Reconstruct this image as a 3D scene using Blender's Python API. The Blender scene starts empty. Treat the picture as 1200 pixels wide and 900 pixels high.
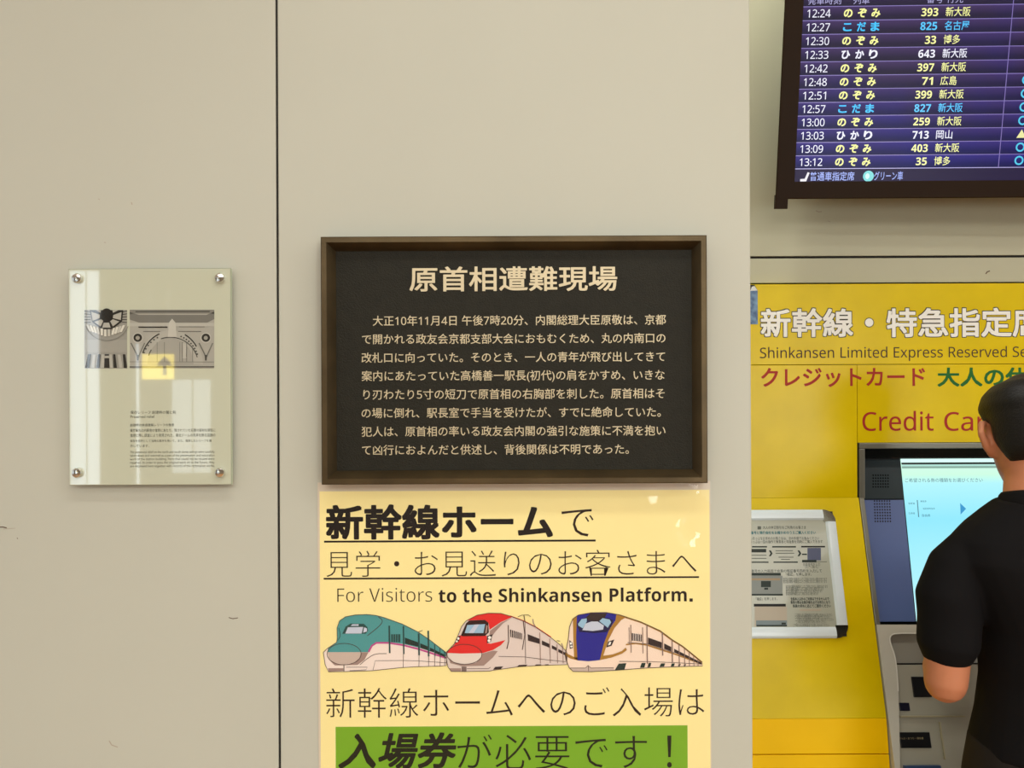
import bpy, bmesh, math, random
from mathutils import Vector, Matrix
from mathutils.geometry import tessellate_polygon

random.seed(7)
SC = bpy.context.scene
COL = SC.collection

# ------------------------------------------------------------------ camera
F = 1000.0                                   # focal length in pixels of the 1200x900 frame
CAM = Vector((0, 0, 1.68))
ROLL = math.radians(0.25)
RIGHT = Vector((math.cos(ROLL), 0, -math.sin(ROLL)))
UP = Vector((math.sin(ROLL), 0, math.cos(ROLL)))
FWD = Vector((0, 1, 0))
cd = bpy.data.cameras.new('camera')
cd.sensor_width = 36.0
cd.lens = 36.0 * F / 1200.0
cd.clip_start = 0.02
cam = bpy.data.objects.new('camera', cd)
cam.matrix_world = Matrix(((RIGHT.x, UP.x, -FWD.x, CAM.x), (RIGHT.y, UP.y, -FWD.y, CAM.y),
                           (RIGHT.z, UP.z, -FWD.z, CAM.z), (0, 0, 0, 1)))
COL.objects.link(cam)
SC.camera = cam

# ------------------------------------------------------------------ colour management, world, lights
SC.view_settings.view_transform = 'Standard'
SC.view_settings.look = 'None'
SC.view_settings.exposure = 0.0
SC.view_settings.gamma = 1.0
SC.view_settings.use_curve_mapping = False
SC.cycles.use_denoising = True
SC.cycles.max_bounces = 8

W = bpy.data.worlds.new('hall_world')
SC.world = W
W.use_nodes = True
bg = W.node_tree.nodes['Background']
bg.inputs[0].default_value = (0.92, 0.96, 1.0, 1)
bg.inputs[1].default_value = 0.85


def area(name, loc, sx, sy, power, col, rot=(0, 0, 0)):
    l = bpy.data.lights.new(name, 'AREA')
    l.shape = 'RECTANGLE'
    l.size, l.size_y, l.energy, l.color = sx, sy, power, col
    o = bpy.data.objects.new(name, l)
    o.location = loc
    o.rotation_euler = rot
    COL.objects.link(o)
    return o


LAMP_C = (1.0, 0.985, 0.94)
area('ceiling_lamp', (0.2, 0.28, 3.16), 1.6, 0.22, 15, LAMP_C)
area('ceiling_lamp', (-3.0, -0.9, 3.16), 1.6, 0.25, 22, (0.96, 0.98, 1.0))
area('ceiling_lamp', (2.9, -0.6, 3.16), 1.8, 0.3, 44, LAMP_C)
area('recess_fill', (0.50, 1.80, 3.17), 0.14, 0.14, 7, LAMP_C)  # added fill lamp, brightens the wall strip between pier and board
area('hall_fill', (0.3, -3.4, 3.16), 5.0, 3.0, 260, LAMP_C)  # large soft fill added overhead to raise and even out the light


# ------------------------------------------------------------------ materials
def lin(c):
    out = []
    for v in c[:3]:
        v /= 255.0
        out.append(v / 12.92 if v <= 0.04045 else ((v + 0.055) / 1.055) ** 2.4)
    return (*out, 1.0)


MATS = {}


def mat(name, col, rough=0.5, metal=0.0, spec=0.5, coat=0.0, noise=0.0, nscale=20.0, bump=0.0, bscale=60.0,
        emit=None, estr=1.0, col2=None, coat_rough=0.05):
    if name in MATS:
        return MATS[name]
    m = bpy.data.materials.new(name)
    m.use_nodes = True
    nt = m.node_tree
    p = nt.nodes['Principled BSDF']
    p.inputs['Base Color'].default_value = lin(col)
    p.inputs['Roughness'].default_value = rough
    p.inputs['Metallic'].default_value = metal
    p.inputs['Specular IOR Level'].default_value = spec
    p.inputs['Coat Weight'].default_value = coat
    p.inputs['Coat Roughness'].default_value = coat_rough
    tc = None
    if noise or bump:
        tc = nt.nodes.new('ShaderNodeTexCoord')
    if noise:
        n = nt.nodes.new('ShaderNodeTexNoise')
        n.inputs['Scale'].default_value = nscale
        n.inputs['Detail'].default_value = 5
        nt.links.new(tc.outputs['Object'], n.inputs['Vector'])
        mx = nt.nodes.new('ShaderNodeMix')
        mx.data_type = 'RGBA'
        a = lin(col)
        b = lin(col2) if col2 else tuple(v * (1 - noise) for v in a[:3]) + (1,)
        mx.inputs[6].default_value = a
        mx.inputs[7].default_value = b
        rmp = nt.nodes.new('ShaderNodeMapRange')
        rmp.inputs[1].default_value = 0.35
        rmp.inputs[2].default_value = 0.7
        nt.links.new(n.outputs['Fac'], rmp.inputs[0])
        nt.links.new(rmp.outputs[0], mx.inputs[0])
        nt.links.new(mx.outputs[2], p.inputs['Base Color'])
    if bump:
        n2 = nt.nodes.new('ShaderNodeTexNoise')
        n2.inputs['Scale'].default_value = bscale
        n2.inputs['Detail'].default_value = 4
        nt.links.new(tc.outputs['Object'], n2.inputs['Vector'])
        b = nt.nodes.new('ShaderNodeBump')
        b.inputs['Strength'].default_value = bump
        b.inputs['Distance'].default_value = 0.002
        nt.links.new(n2.outputs['Fac'], b.inputs['Height'])
        nt.links.new(b.outputs[0], p.inputs['Normal'])
    if emit is not None:
        p.inputs['Emission Color'].default_value = lin(emit)
        p.inputs['Emission Strength'].default_value = estr
    MATS[name] = m
    return m


def ink(name, col):
    return mat('ink_' + name, col, rough=0.55, spec=0.3)


def glow(name, col, s=1.0):
    return mat('glow_' + name, (4, 4, 6), rough=0.25, emit=col, estr=s)


# ------------------------------------------------------------------ frames (real planes in the place)
class Frame:
    """a flat surface: origin, right, up; local x right, y up, z out towards the hall"""

    def __init__(self, o, u=(1, 0, 0), v=(0, 0, 1)):
        self.o = Vector(o)
        self.u = Vector(u).normalized()
        self.v = Vector(v).normalized()
        self.n = self.u.cross(self.v).normalized()

    def mat(self):
        u, v, n, o = self.u, self.v, self.n, self.o
        return Matrix(((u.x, v.x, n.x, o.x), (u.y, v.y, n.y, o.y), (u.z, v.z, n.z, o.z), (0, 0, 0, 1)))

    def at(self, px, py, lift=0.0):
        """where the sight line through a photo pixel meets this surface, in its own metres"""
        d = FWD + RIGHT * ((px - 600.0) / F) + UP * ((450.0 - py) / F)
        t = (self.o + self.n * lift - CAM).dot(self.n) / d.dot(self.n)
        q = CAM + d * t - self.o
        return q.dot(self.u), q.dot(self.v)

    def moved(self, x, y, z=0.0):
        return Frame(self.o + self.u * x + self.v * y + self.n * z, self.u, self.v)


def moved_to(fr, px, py):
    return fr.moved(*fr.at(px, py))


# ------------------------------------------------------------------ mesh building
class MB:
    def __init__(self):
        self.v, self.f, self.m, self.fl = [], [], [], []
        self.mats = []

    def mi(self, m):
        if m not in self.mats:
            self.mats.append(m)
        return self.mats.index(m)

    def add(self, vs, fs, m, flat=False):
        b = len(self.v)
        i = self.mi(m)
        self.v += [tuple(x) for x in vs]
        for f in fs:
            self.f.append([b + k for k in f])
            self.m.append(i)
            self.fl.append(not flat)

    def box(self, x0, x1, y0, y1, z0, z1, m, bev=0.0, seg=2):
        bm = bmesh.new()
        bmesh.ops.create_cube(bm, size=1)
        for v in bm.verts:
            v.co = Vector((x0 + (v.co.x + .5) * (x1 - x0), y0 + (v.co.y + .5) * (y1 - y0), z0 + (v.co.z + .5) * (z1 - z0)))
        if bev:
            bmesh.ops.bevel(bm, geom=bm.edges[:], offset=bev, segments=seg, affect='EDGES', profile=0.6)
        bm.verts.ensure_lookup_table()
        bm.verts.index_update()
        self.add([v.co.copy() for v in bm.verts], [[v.index for v in f.verts] for f in bm.faces], m, True)
        bm.free()

    def flat(self, pts, z, m):
        vs = [(p[0], p[1], z) for p in pts]
        tris = tessellate_polygon([[Vector(v) for v in vs]])
        out = []
        for t in tris:
            a, b, c = (Vector(vs[i]) for i in t)
            out.append(t if (b - a).cross(c - a).z > 0 else t[::-1])
        self.add(vs, out, m)

    def prism(self, pts, z0, z1, m):
        area2 = sum(pts[i][0] * pts[(i + 1) % len(pts)][1] - pts[(i + 1) % len(pts)][0] * pts[i][1] for i in range(len(pts)))
        if area2 < 0:
            pts = pts[::-1]
        n = len(pts)
        tris = tessellate_polygon([[Vector((p[0], p[1], 0)) for p in pts]])
        vs = [(p[0], p[1], z0) for p in pts] + [(p[0], p[1], z1) for p in pts]
        fs = []
        for t in tris:
            a, b, c = (Vector((*pts[i], 0)) for i in t)
            t = list(t) if (b - a).cross(c - a).z > 0 else list(t)[::-1]
            fs.append([i + n for i in t])
            fs.append(t[::-1])
        for i in range(n):
            j = (i + 1) % n
            fs.append([i, j, n + j, n + i])
        self.add(vs, fs, m)

    def stroke(self, pts, w, z, m):
        """a ribbon of width w along a line"""
        P = [Vector((p[0], p[1])) for p in pts]
        L, R = [], []
        for i, p in enumerate(P):
            a = P[max(0, i - 1)]
            b = P[min(len(P) - 1, i + 1)]
            d = (b - a)
            d = d.normalized() if d.length > 1e-9 else Vector((1, 0))
            n = Vector((-d.y, d.x)) * (w / 2)
            L.append(p + n)
            R.append(p - n)
        k = len(P)
        vs = [(p.x, p.y, z) for p in L] + [(p.x, p.y, z) for p in R]
        self.add(vs, [[k + i, k + i + 1, i + 1, i] for i in range(k - 1)], m)

    def disc(self, cx, cy, rx, ry, z, m, n=20):
        vs = [(cx + rx * math.cos(2 * math.pi * i / n), cy + ry * math.sin(2 * math.pi * i / n), z) for i in range(n)]
        self.add(vs, [list(range(n))], m)

    def lathe(self, cx, cy, prof, m, n=24):
        """profile of (radius, z) turned about the local z axis"""
        vs, fs = [], []
        for r, z in prof:
            for i in range(n):
                a = 2 * math.pi * i / n
                vs.append((cx + r * math.cos(a), cy + r * math.sin(a), z))
        for k in range(len(prof) - 1):
            for i in range(n):
                j = (i + 1) % n
                fs.append([k * n + i, k * n + j, (k + 1) * n + j, (k + 1) * n + i])
        fs.append([(len(prof) - 1) * n + i for i in range(n)])
        self.add(vs, fs, m)

    def loft(self, rings, m, cap=True):
        n = len(rings[0])
        vs = [p for r in rings for p in r]
        fs = []
        for k in range(len(rings) - 1):
            for i in range(n):
                j = (i + 1) % n
                fs.append([k * n + i, k * n + j, (k + 1) * n + j, (k + 1) * n + i])
        if cap:
            fs.append(list(range(n))[::-1])
            fs.append([(len(rings) - 1) * n + i for i in range(n)])
        self.add(vs, fs, m)

    def tube(self, pts, radii, m, n=14, flat=None):
        P = [Vector(p) for p in pts]
        rings = []
        prev = None
        for i, p in enumerate(P):
            d = (P[min(len(P) - 1, i + 1)] - P[max(0, i - 1)]).normalized()
            if prev is None:
                ref = Vector((1, 0, 0)) if abs(d.x) < 0.8 else Vector((0, 0, 1))
                a = (ref - d * ref.dot(d)).normalized()
            else:
                a = (prev - d * prev.dot(d)).normalized()
            prev = a
            b = d.cross(a)
            r = radii[i]
            ra, rb = r if isinstance(r, tuple) else (r, r)
            rings.append([p + a * ra * math.cos(2 * math.pi * k / n) + b * rb * math.sin(2 * math.pi * k / n) for k in range(n)])
        # rounded ends
        d0 = (P[0] - P[1]).normalized()
        d1 = (P[-1] - P[-2]).normalized()
        r0 = radii[0] if not isinstance(radii[0], tuple) else min(radii[0])
        r1 = radii[-1] if not isinstance(radii[-1], tuple) else min(radii[-1])
        e0 = [P[0] + d0 * r0 * .6 + (q - P[0]) * .72 for q in rings[0]]
        e1 = [P[-1] + d1 * r1 * .6 + (q - P[-1]) * .72 for q in rings[-1]]
        self.loft([e0] + rings + [e1], m)

    def build(self, name, parent=None, smooth=0.0, frame=None):
        me = bpy.data.meshes.new(name)
        me.from_pydata(self.v, [], self.f)
        for m in self.mats:
            me.materials.append(m)
        me.polygons.foreach_set('material_index', self.m)
        if smooth:
            me.polygons.foreach_set('use_smooth', [True] * len(self.f))
            me.set_sharp_from_angle(angle=math.radians(smooth))
            me.polygons.foreach_set('use_smooth', self.fl)
        me.update()
        o = bpy.data.objects.new(name, me)
        COL.objects.link(o)
        if parent:
            o.parent = parent
        if frame:
            o.matrix_world = frame.mat()
        return o


def tag(o, label=None, cat=None, group=None, kind=None):
    if label:
        o['label'] = label
    if cat:
        o['category'] = cat
    if group:
        o['group'] = group
    if kind:
        o['kind'] = kind
    return o


def thing(name, label, cat, frame=None, loc=None, group=None):
    o = bpy.data.objects.new(name, None)
    o.empty_display_size = 0.05
    COL.objects.link(o)
    if frame:
        o.matrix_world = frame.mat()
    if loc:
        o.location = loc
    return tag(o, label, cat, group)


def sans(s, heavy=False):
    """the same characters in a plain grotesque cut"""
    out = ''
    for c in s:
        if 'a' <= c <= 'z':
            c = chr((0x1D5EE if heavy else 0x1D5BA) + ord(c) - 97)
        elif 'A' <= c <= 'Z':
            c = chr((0x1D5D4 if heavy else 0x1D5A0) + ord(c) - 65)
        elif '0' <= c <= '9':
            c = chr((0x1D7EC if heavy else 0x1D7E2) + ord(c) - 48)
        out += c
    return out


def glyphs(s, off=0.0, extr=0.0, shear=0.0):
    """outline of a line of writing as (verts, faces) in em units"""
    c = bpy.data.curves.new('writing', 'FONT')
    c.body = s
    c.offset = off
    c.extrude = extr
    c.shear = shear
    c.resolution_u = 3
    o = bpy.data.objects.new('writing', c)
    COL.objects.link(o)
    bpy.context.view_layer.update()
    e = o.evaluated_get(bpy.context.evaluated_depsgraph_get())
    me = e.to_mesh()
    vs = [v.co.copy() for v in me.vertices]
    fs = [list(p.vertices) for p in me.polygons]
    e.to_mesh_clear()
    bpy.data.objects.remove(o)
    bpy.data.curves.remove(c)
    return vs, fs


def bold(s, off, extr=0.0, shear=0.0):
    """heavier strokes: the same outline struck several times around a small ring"""
    if off < 0.01:
        return glyphs(s, off, extr, shear)
    vs, fs = glyphs(s, 0.0, extr, shear)
    V, G = list(vs), list(fs)
    for i, (dx, dy) in enumerate(((1, 0), (0, 1), (-1, 0), (0, -1), (.9, .9), (-.9, .9), (-.9, -.9), (.9, -.9))):
        b = len(V)
        V += [Vector((v.x + off * dx, v.y + off * dy, v.z - 0.0004 * (i + 1))) for v in vs]
        G += [[b + q for q in f] for f in fs]
    return V, G


def write(mb, fr, s, x0, x1, m, z, y0=None, y1=None, yc=None, off=0.0, extr=0.0, shear=0.0, yscale=1.0):
    """lay a line of writing on a surface so that its ink runs from photo x0 to x1 (and y0 to y1, or is centred on yc)"""
    vs, fs = bold(s, off, extr, shear)
    ax, bx = min(v.x for v in vs), max(v.x for v in vs)
    ay, by = min(v.y for v in vs), max(v.y for v in vs)
    if yc is None:
        ym = (y0 + y1) / 2
        la, lb = fr.at(x0, ym)[0], fr.at(x1, ym)[0]
        xm = (x0 + x1) / 2
        va, vb = fr.at(xm, y1)[1], fr.at(xm, y0)[1]
        sx = (lb - la) / (bx - ax)
        sy = (vb - va) / (by - ay)
        oy = va - ay * sy
    else:
        la, lb = fr.at(x0, yc)[0], fr.at(x1, yc)[0]
        sx = (lb - la) / (bx - ax)
        sy = sx * yscale
        oy = fr.at((x0 + x1) / 2, yc)[1] - 0.38 * sy
    mb.add([((v.x - ax) * sx + la, v.y * sy + oy, z + v.z * sx) for v in vs], fs, m)


def writing(name, parent, fr, s, x0, x1, m, z, **k):
    mb = MB()
    write(mb, fr, s, x0, x1, m, z, **k)
    return mb.build(name, parent)


def chaikin(pts, it=2, closed=True):
    for _ in range(it):
        out = []
        n = len(pts)
        rng = range(n) if closed else range(n - 1)
        if not closed:
            out.append(pts[0])
        for i in rng:
            a, b = pts[i], pts[(i + 1) % n]
            out.append((a[0] * .75 + b[0] * .25, a[1] * .75 + b[1] * .25))
            out.append((a[0] * .25 + b[0] * .75, a[1] * .25 + b[1] * .75))
        if not closed:
            out.append(pts[-1])
        pts = out
    return pts


# ------------------------------------------------------------------ the surfaces of the place
YC = 1.287                                   # front of the clad pier
YB = 2.17                                    # back wall above the ticket machine
YM = 2.15                                    # upright yellow front of the ticket machine
COLF = Frame((0, YC, 1.68))
BACKF = Frame((0, YB, 1.68))
FASC = Frame((0, YM, 1.68))
T = math.radians(17.3)
SLOPE = Frame((0, YM, 1.39), (1, 0, 0), (0, math.sin(T), math.cos(T)))
T2 = math.radians(12)
ATM = Frame((0, 2.25, 1.4843), (1, 0, 0), (0, math.sin(T2), math.cos(T2)))
t3, y3 = math.radians(10), math.radians(1.6)
BOARD0 = Frame((0, 2.06, 2.1), (math.cos(y3), -math.sin(y3), -0.004), (-math.sin(y3) * math.sin(t3), -math.sin(t3), math.cos(t3)))
bu = BOARD0.u
bv = (BOARD0.v - bu * BOARD0.v.dot(bu)).normalized()
BOARD = Frame(BOARD0.o, bu, bv)

# ------------------------------------------------------------------ the setting
M_PANEL = mat('pier_paint', (190, 192, 177), rough=0.42, spec=0.35, noise=0.06, nscale=1.5, bump=0.02, bscale=8)
M_BACK = mat('back_wall_paint', (188, 187, 160), rough=0.5, spec=0.35, noise=0.07, nscale=2.5)
M_JOINT = mat('joint_shadow_gap', (22, 19, 16), rough=0.8)
M_FLOOR = mat('floor_stone', (165, 122, 80), rough=0.35, noise=0.2, nscale=6)
M_CEIL = mat('ceiling_white', (225, 220, 208), rough=0.8)

XE = COLF.at(880.2, 450)[0]                  # right edge of the pier
XJ = COLF.at(325.6, 450)[0]                  # joint between its two panels


def structure(name, fill, smooth=0, label=None, cat=None):
    mb = MB()
    fill(mb)
    o = mb.build(name, None, smooth)
    o['kind'] = 'structure'
    if label:
        tag(o, label, cat)
    return o


def f_left(mb):
    mb.box(-3.2, XJ - 0.0016, YC, YC + 0.05, 0, 3.2, M_PANEL, 0.0012)
    marks(mb, COLF, [([(-4, 618), (3, 617.5), (8, 618.5)], .0016, M_MARK), ([(4, 620), (11, 619.4), (18, 619)], .0008, M_FAINT), ([(20, 630), (21, 631.5)], .001, M_MARK),
                     ([(268, 723.6), (273, 725), (279, 724)], .0012, M_MARK), ([(128, 868), (131, 873), (138, 875.5)], .0016, M_FAINT), ([(154, 237), (155, 240)], .0015, M_FAINT),
                     ([(122, 284), (124, 284.5)], .0012, M_FAINT), ([(115, 233), (117, 234)], .001, M_FAINT)])


M_MARK = mat('scuff', (96, 76, 60), rough=.7)
M_FAINT = mat('faint_scuff', (168, 158, 140), rough=.6)


def marks(mb, fr, items):
    for pts, w, m in items:
        n0 = len(mb.v)
        mb.stroke([fr.at(*q) for q in pts], w, 0.0, m)
        mb.v[n0:] = [tuple(fr.o + fr.u * x + fr.v * y + fr.n * .0003) for x, y, z_ in mb.v[n0:]]


def f_front(mb):
    mb.box(XJ + 0.0016, XE, YC, YC + 0.9, 0, 3.2, M_PANEL, 0.0025, 3)


structure('wall_left', f_left, 40, 'pale beige metal wall panel carrying the glass plaque', 'wall')
structure('wall_front', f_front, 40, 'pale beige metal pier panel carrying the bronze plaque', 'wall')
structure('trim_1', lambda mb: mb.box(XJ - 0.0016, XJ + 0.0016, YC + 0.004, YC + 0.05, 0, 3.2, M_JOINT), 0,
          'thin dark vertical joint between the beige wall panels', 'joint')

ZS = 1.68 + BACKF.at(1040, 301.0)[1]
ZB = 1.68 + BACKF.at(1040, 331.0)[1]


def f_back(mb):
    mb.box(XE, 8, YB, YB + 0.9, ZS + 0.003, 3.2, M_BACK, 0.001)
    mb.box(2.31, 8, YB, YB + 0.9, 0, ZB - .004, M_BACK, 0.001)
    mb.box(XE, .435, YB, YB + 0.9, 0, ZB - .004, M_BACK, 0.001)
    mb.box(XE, 8, YB, YB + 0.9, ZB, ZS - 0.003, M_BACK, 0.001)
    marks(mb, BACKF, [([(956, 247), (959, 248.3), (963, 248)], .003, M_FAINT), ([(1155, 321), (1157, 318.5), (1160, 317.5)], .003, M_MARK), ([(970, 259), (973, 260)], .002, M_FAINT)])


structure('wall_back', f_back, 40, 'grey beige recessed wall above the yellow ticket machine', 'wall')
structure('trim_2', lambda mb: mb.box(XE, 8, YB + 0.006, YB + 0.5, ZS - 0.003, ZS + 0.003, M_JOINT), 0,
          'thin dark horizontal joint in the recessed wall', 'joint')
structure('floor', lambda mb: mb.box(-8, 8, -9, 3.2, -0.1, 0, M_FLOOR), 0, 'brown stone hall floor', 'floor')
structure('ceiling', lambda mb: mb.box(-8, 8, -9, 3.2, 3.2, 3.3, M_CEIL), 0, 'white hall ceiling', 'ceiling')

# far side of the hall, seen only as reflections in the glass plaque
M_REAR = mat('rear_wall_paint', (150, 140, 120), rough=0.6)
M_DAY = mat('daylight_glass', (200, 210, 215), rough=0.3, emit=(225, 240, 250), estr=4.2)
M_DAY2 = mat('daylight_glass_dim', (200, 210, 215), rough=0.3, emit=(225, 240, 250), estr=2.2)
YR = -8.0


def rear_x(px):
    return (px - 600.0) / F * (2 * YC - YR)


def rear_z(py):
    return 1.68 + (450.0 - py) / F * (2 * YC - YR)


structure('wall_rear', lambda mb: mb.box(-8, 8, YR - 0.2, YR - 0.02, 0, 3.2, M_REAR), 0, 'far wall of the hall', 'wall')
k = 0
for (a, b, za, zb) in ((84, 101, 0.1, 3.1), (104, 117, 0.1, 3.1), (161, 163.5, 0.1, 2.2), (203, 225, 0.6, 1.75),
                       (228, 247, 0.6, 1.75)):
    k += 1
    x0, x1 = rear_x(a), rear_x(b)
    structure('window_%d' % k, lambda mb: mb.box(x0, x1, YR - 0.02, YR, za, zb, M_DAY if k < 4 else M_DAY2), 0,
              'tall bright window in the far wall of the hall', 'window')

structure('window_6', lambda mb: mb.box(2.9, 5.0, YR - 0.02, YR, 0.45, 2.0, mat('entrance_daylight', (210, 214, 216), rough=.3, emit=(240, 246, 250), estr=14.0)), 0,
          'wide bright entrance window in the far wall of the hall', 'window')

# ------------------------------------------------------------------ bronze memorial plaque
M_BRONZE = mat('bronze_frame', (92, 78, 52), rough=0.4, metal=0.7, noise=0.35, nscale=14, bump=0.15, bscale=300)
M_BPANEL = mat('bronze_panel', (34, 33, 23), rough=0.5, metal=0.2, spec=0.25, noise=0.2, nscale=60, bump=0.55, bscale=520)
M_BLET = mat('bronze_lettering', (204, 192, 158), rough=0.42, metal=0.35)

fr = moved_to(COLF, 602, 563)
t = thing('memorial_plaque', 'dark bronze framed memorial plaque with raised Japanese lettering above the yellow poster', 'plaque', fr)
xl, yt = fr.at(381, 281)
xr, yb = fr.at(824, 563.3)
_, yt = fr.at(602, 280.6)
pp = 0.001287


def rect_loops(mb, loops, m):
    vs = []
    for (x0, x1, y0, y1, z) in loops:
        vs += [(x0, y0, z), (x1, y0, z), (x1, y1, z), (x0, y1, z)]
    fs = []
    for k in range(len(loops) - 1):
        for i in range(4):
            j = (i + 1) % 4
            fs.append([k * 4 + i, k * 4 + j, k * 4 + 4 + j, k * 4 + 4 + i])
    mb.add(vs, fs, m)


mb = MB()
rl = [(0, 0.0005), (0, 0.030), (0.0015, 0.0315), (6.5 * pp, 0.0315), (7.5 * pp, 0.030), (15 * pp, 0.011)]
rect_loops(mb, [(xl + d, xr - d, yb + d, yt - d, z) for d, z in rl], M_BRONZE)
mb.build('frame', t, 25)
mb = MB()
d = 14.6 * pp
mb.box(xl + d, xr - d, yb + d, yt - d, 0.0005, 0.0125, M_BPANEL)
plate = mb.build('panel', t)
Z = 0.0126
writing('heading', plate, fr, '原首相遭難現場', 481, 722, M_BLET, Z + 0.0006, y0=313.5, y1=342.5, off=0.014, extr=0.014)
LINES = [('大正10年11月4日 午後7時20分、内閣総理大臣原敬は、京都', 438.5, 778.5, 376),
         ('で開かれる政友会京都支部大会におもむくため、丸の内南口の', 426, 778, 397.3),
         ('改札口に向っていた。そのとき、一人の青年が飛び出してきて', 425.5, 777.5, 418.8),
         ('案内にあたっていた高橋善一駅長(初代)の肩をかすめ、いきな', 425.5, 777, 440),
         ('り刃わたり5寸の短刀で原首相の右胸部を刺した。原首相はそ', 427.5, 777, 461.5),
         ('の場に倒れ、駅長室で手当を受けたが、すでに絶命していた。', 425.5, 772.5, 483),
         ('犯人は、原首相の率いる政友会内閣の強引な施策に不満を抱い', 425.5, 778, 504.5),
         ('て凶行におよんだと供述し、背後関係は不明であった。', 426, 735.5, 526)]
for s, a, b, y in LINES:
    mb = MB()
    write(mb, fr, sans(s), a, b, M_BLET, Z + 0.0004, yc=y, off=0.004, extr=0.02)
    mb.build('raised_lettering', plate)

# ------------------------------------------------------------------ glass plaque on the left panel
M_GLASS = mat('pale_green_glass', (194, 199, 176), rough=0.03, spec=0.75, coat=0.6, coat_rough=0.01)
M_GEDGE = mat('glass_edge', (196, 210, 180), rough=0.1, spec=0.6)
M_CHROME = mat('chrome', (225, 225, 220), rough=0.12, metal=1.0)
SO = 0.017
fr0 = moved_to(COLF, 175, 568).moved(0, 0, SO)
fr = fr0
t = thing('glass_plaque', 'pale green glass plaque with two monochrome photographs on the left wall panel', 'plaque', fr)
xl, yt = fr.at(80.2, 315.3)
xr, yb = fr.at(270.8, 567.8)
mb = MB()
mb.box(xl, xr, yb, yt, -0.008, 0.0, M_GLASS, 0.0008)
pane = mb.build('glass_panel', t, 40)
mb = MB()
rect_loops(mb, [(xl - .0003, xr + .0003, yb - .0003, yt + .0003, -0.0072), (xl - .0003, xr + .0003, yb - .0003, yt + .0003, -0.001)], M_GEDGE)
mb.build('glass_edge', t)
for (px, py) in ((91.5, 326.3), (258.5, 326), (91.5, 554), (258.8, 553.5)):
    bx, by = fr.at(px, py)
    mb = MB()
    mb.lathe(bx, by, [(0.0045, -SO + .0005), (0.0045, 0.0), (0.0068, 0.0), (0.0072, 0.001), (0.0072, 0.0045), (0.0062, 0.006), (0.003, 0.0066)], M_CHROME, 28)
    mb.build('fixing_bolt', t, 40)


def gray(v, tint=(1.0, 1.0, 0.93)):
    return mat('grey_%d' % v, (v * tint[0], v * tint[1], v * tint[2]), rough=0.03, spec=0.75, coat=0.5, coat_rough=.01)


def pic(mb, fr, ox, oy, sc):
    """drawing helpers that take coordinates read off an enlarged crop"""
    def P(q):
        return fr.at(ox + q[0] / sc, oy + q[1] / sc)

    def poly(pts, m, z, sm=0):
        pts = [P(q) for q in pts]
        mb.flat(chaikin(pts, sm) if sm else pts, z, m)

    def line(pts, w, m, z, sm=0):
        pts = [P(q) for q in pts]
        a = P((0, 0))
        b = P((w, 0))
        mb.stroke(chaikin(pts, sm, False) if sm else pts, b[0] - a[0], z, m)

    def rect(x0, y0, x1, y1, m, z):
        poly([(x0, y0), (x1, y0), (x1, y1), (x0, y1)], m, z)

    def oval(cx, cy, rx, ry, m, z, a0=0.0, a1=360.0):
        n = 28
        pts = [(cx + rx * math.cos(math.radians(a0 + (a1 - a0) * i / n)), cy + ry * math.sin(math.radians(a0 + (a1 - a0) * i / n))) for i in range(n if a1 - a0 >= 360 else n + 1)]
        poly(pts, m, z)

    def arc(cx, cy, rx, ry, a0, a1, w, m, z):
        n = 24
        line([(cx + rx * math.cos(math.radians(a0 + (a1 - a0) * i / n)), cy + ry * math.sin(math.radians(a0 + (a1 - a0) * i / n))) for i in range(n + 1)], w, m, z)
    return poly, line, rect, oval, arc


E = 0.00025
# dome photograph (crop 95,360 .. 175,440 at 11.25)
mb = MB()
poly, line, rect, oval, arc = pic(mb, fr, 95, 360, 11.25)
rect(45, 36, 608, 806, gray(148), E)
z = 2 * E
poly([(45, 430), (608, 430), (608, 600), (45, 600)], gray(156), z)
for i in range(5):                                   # rib ends beside the lantern
    line([(45, 50 + i * 38), (130, 62 + i * 34)], 10, gray(60), z)
    line([(608, 50 + i * 38), (545, 62 + i * 34)], 10, gray(60), z)
poly([(120, 40), (560, 40), (545, 190), (415, 290), (270, 290), (150, 195)], gray(50), 2 * z)
for pts in ([(140, 60), (255, 100), (250, 145), (160, 180)], [(180, 195), (270, 160), (300, 180), (265, 255)],
            [(305, 205), (375, 205), (395, 270), (285, 270)], [(390, 185), (425, 160), (510, 190), (425, 255)],
            [(430, 105), (540, 65), (530, 170), (425, 145)], [(200, 40), (270, 40), (262, 75)], [(420, 40), (500, 40), (425, 75)]):
    poly(pts, gray(172), 3 * z)
oval(345, 105, 78, 88, gray(38), 4 * z)
for i, (x, a) in enumerate(((-235, -40), (-195, -34), (-155, -28), (-115, -20), (-65, 0), (-20, 0), (30, 0), (85, 20), (125, 26), (165, 32), (205, 38))):
    cy = 345 - abs(x) * 0.30
    v = 215 if i % 3 else 190
    dx = a * 0.9
    poly([(345 + x - 15 - dx * -.6, cy - 45), (345 + x + 15 - dx * -.6, cy - 45), (345 + x + 15 + dx * -.6 * -1 * -1, cy + 45), (345 + x - 15 + dx * -.6 * -1 * -1, cy + 45)], gray(v), 3 * z)
arc(345, 150, 300, 290, 20, 160, 8, gray(120), 3 * z)
for x0, x1, w in ((115, 85, 55), (245, 225, 42), (345, 345, 75), (440, 455, 42), (570, 590, 45)):
    poly([(x0 - w * .35, 620), (x0 + w * .35, 620), (x1 + w * .5, 800), (x1 - w * .5, 800)], gray(48), 2 * z)
for x0, x1 in ((180, 160), (295, 285), (392, 400), (505, 530)):
    poly([(x0 - 18, 625), (x0 + 18, 625), (x1 + 22, 800), (x1 - 22, 800)], gray(175), 2 * z)
rect(310, 640, 380, 672, gray(165), 3 * z)
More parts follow.
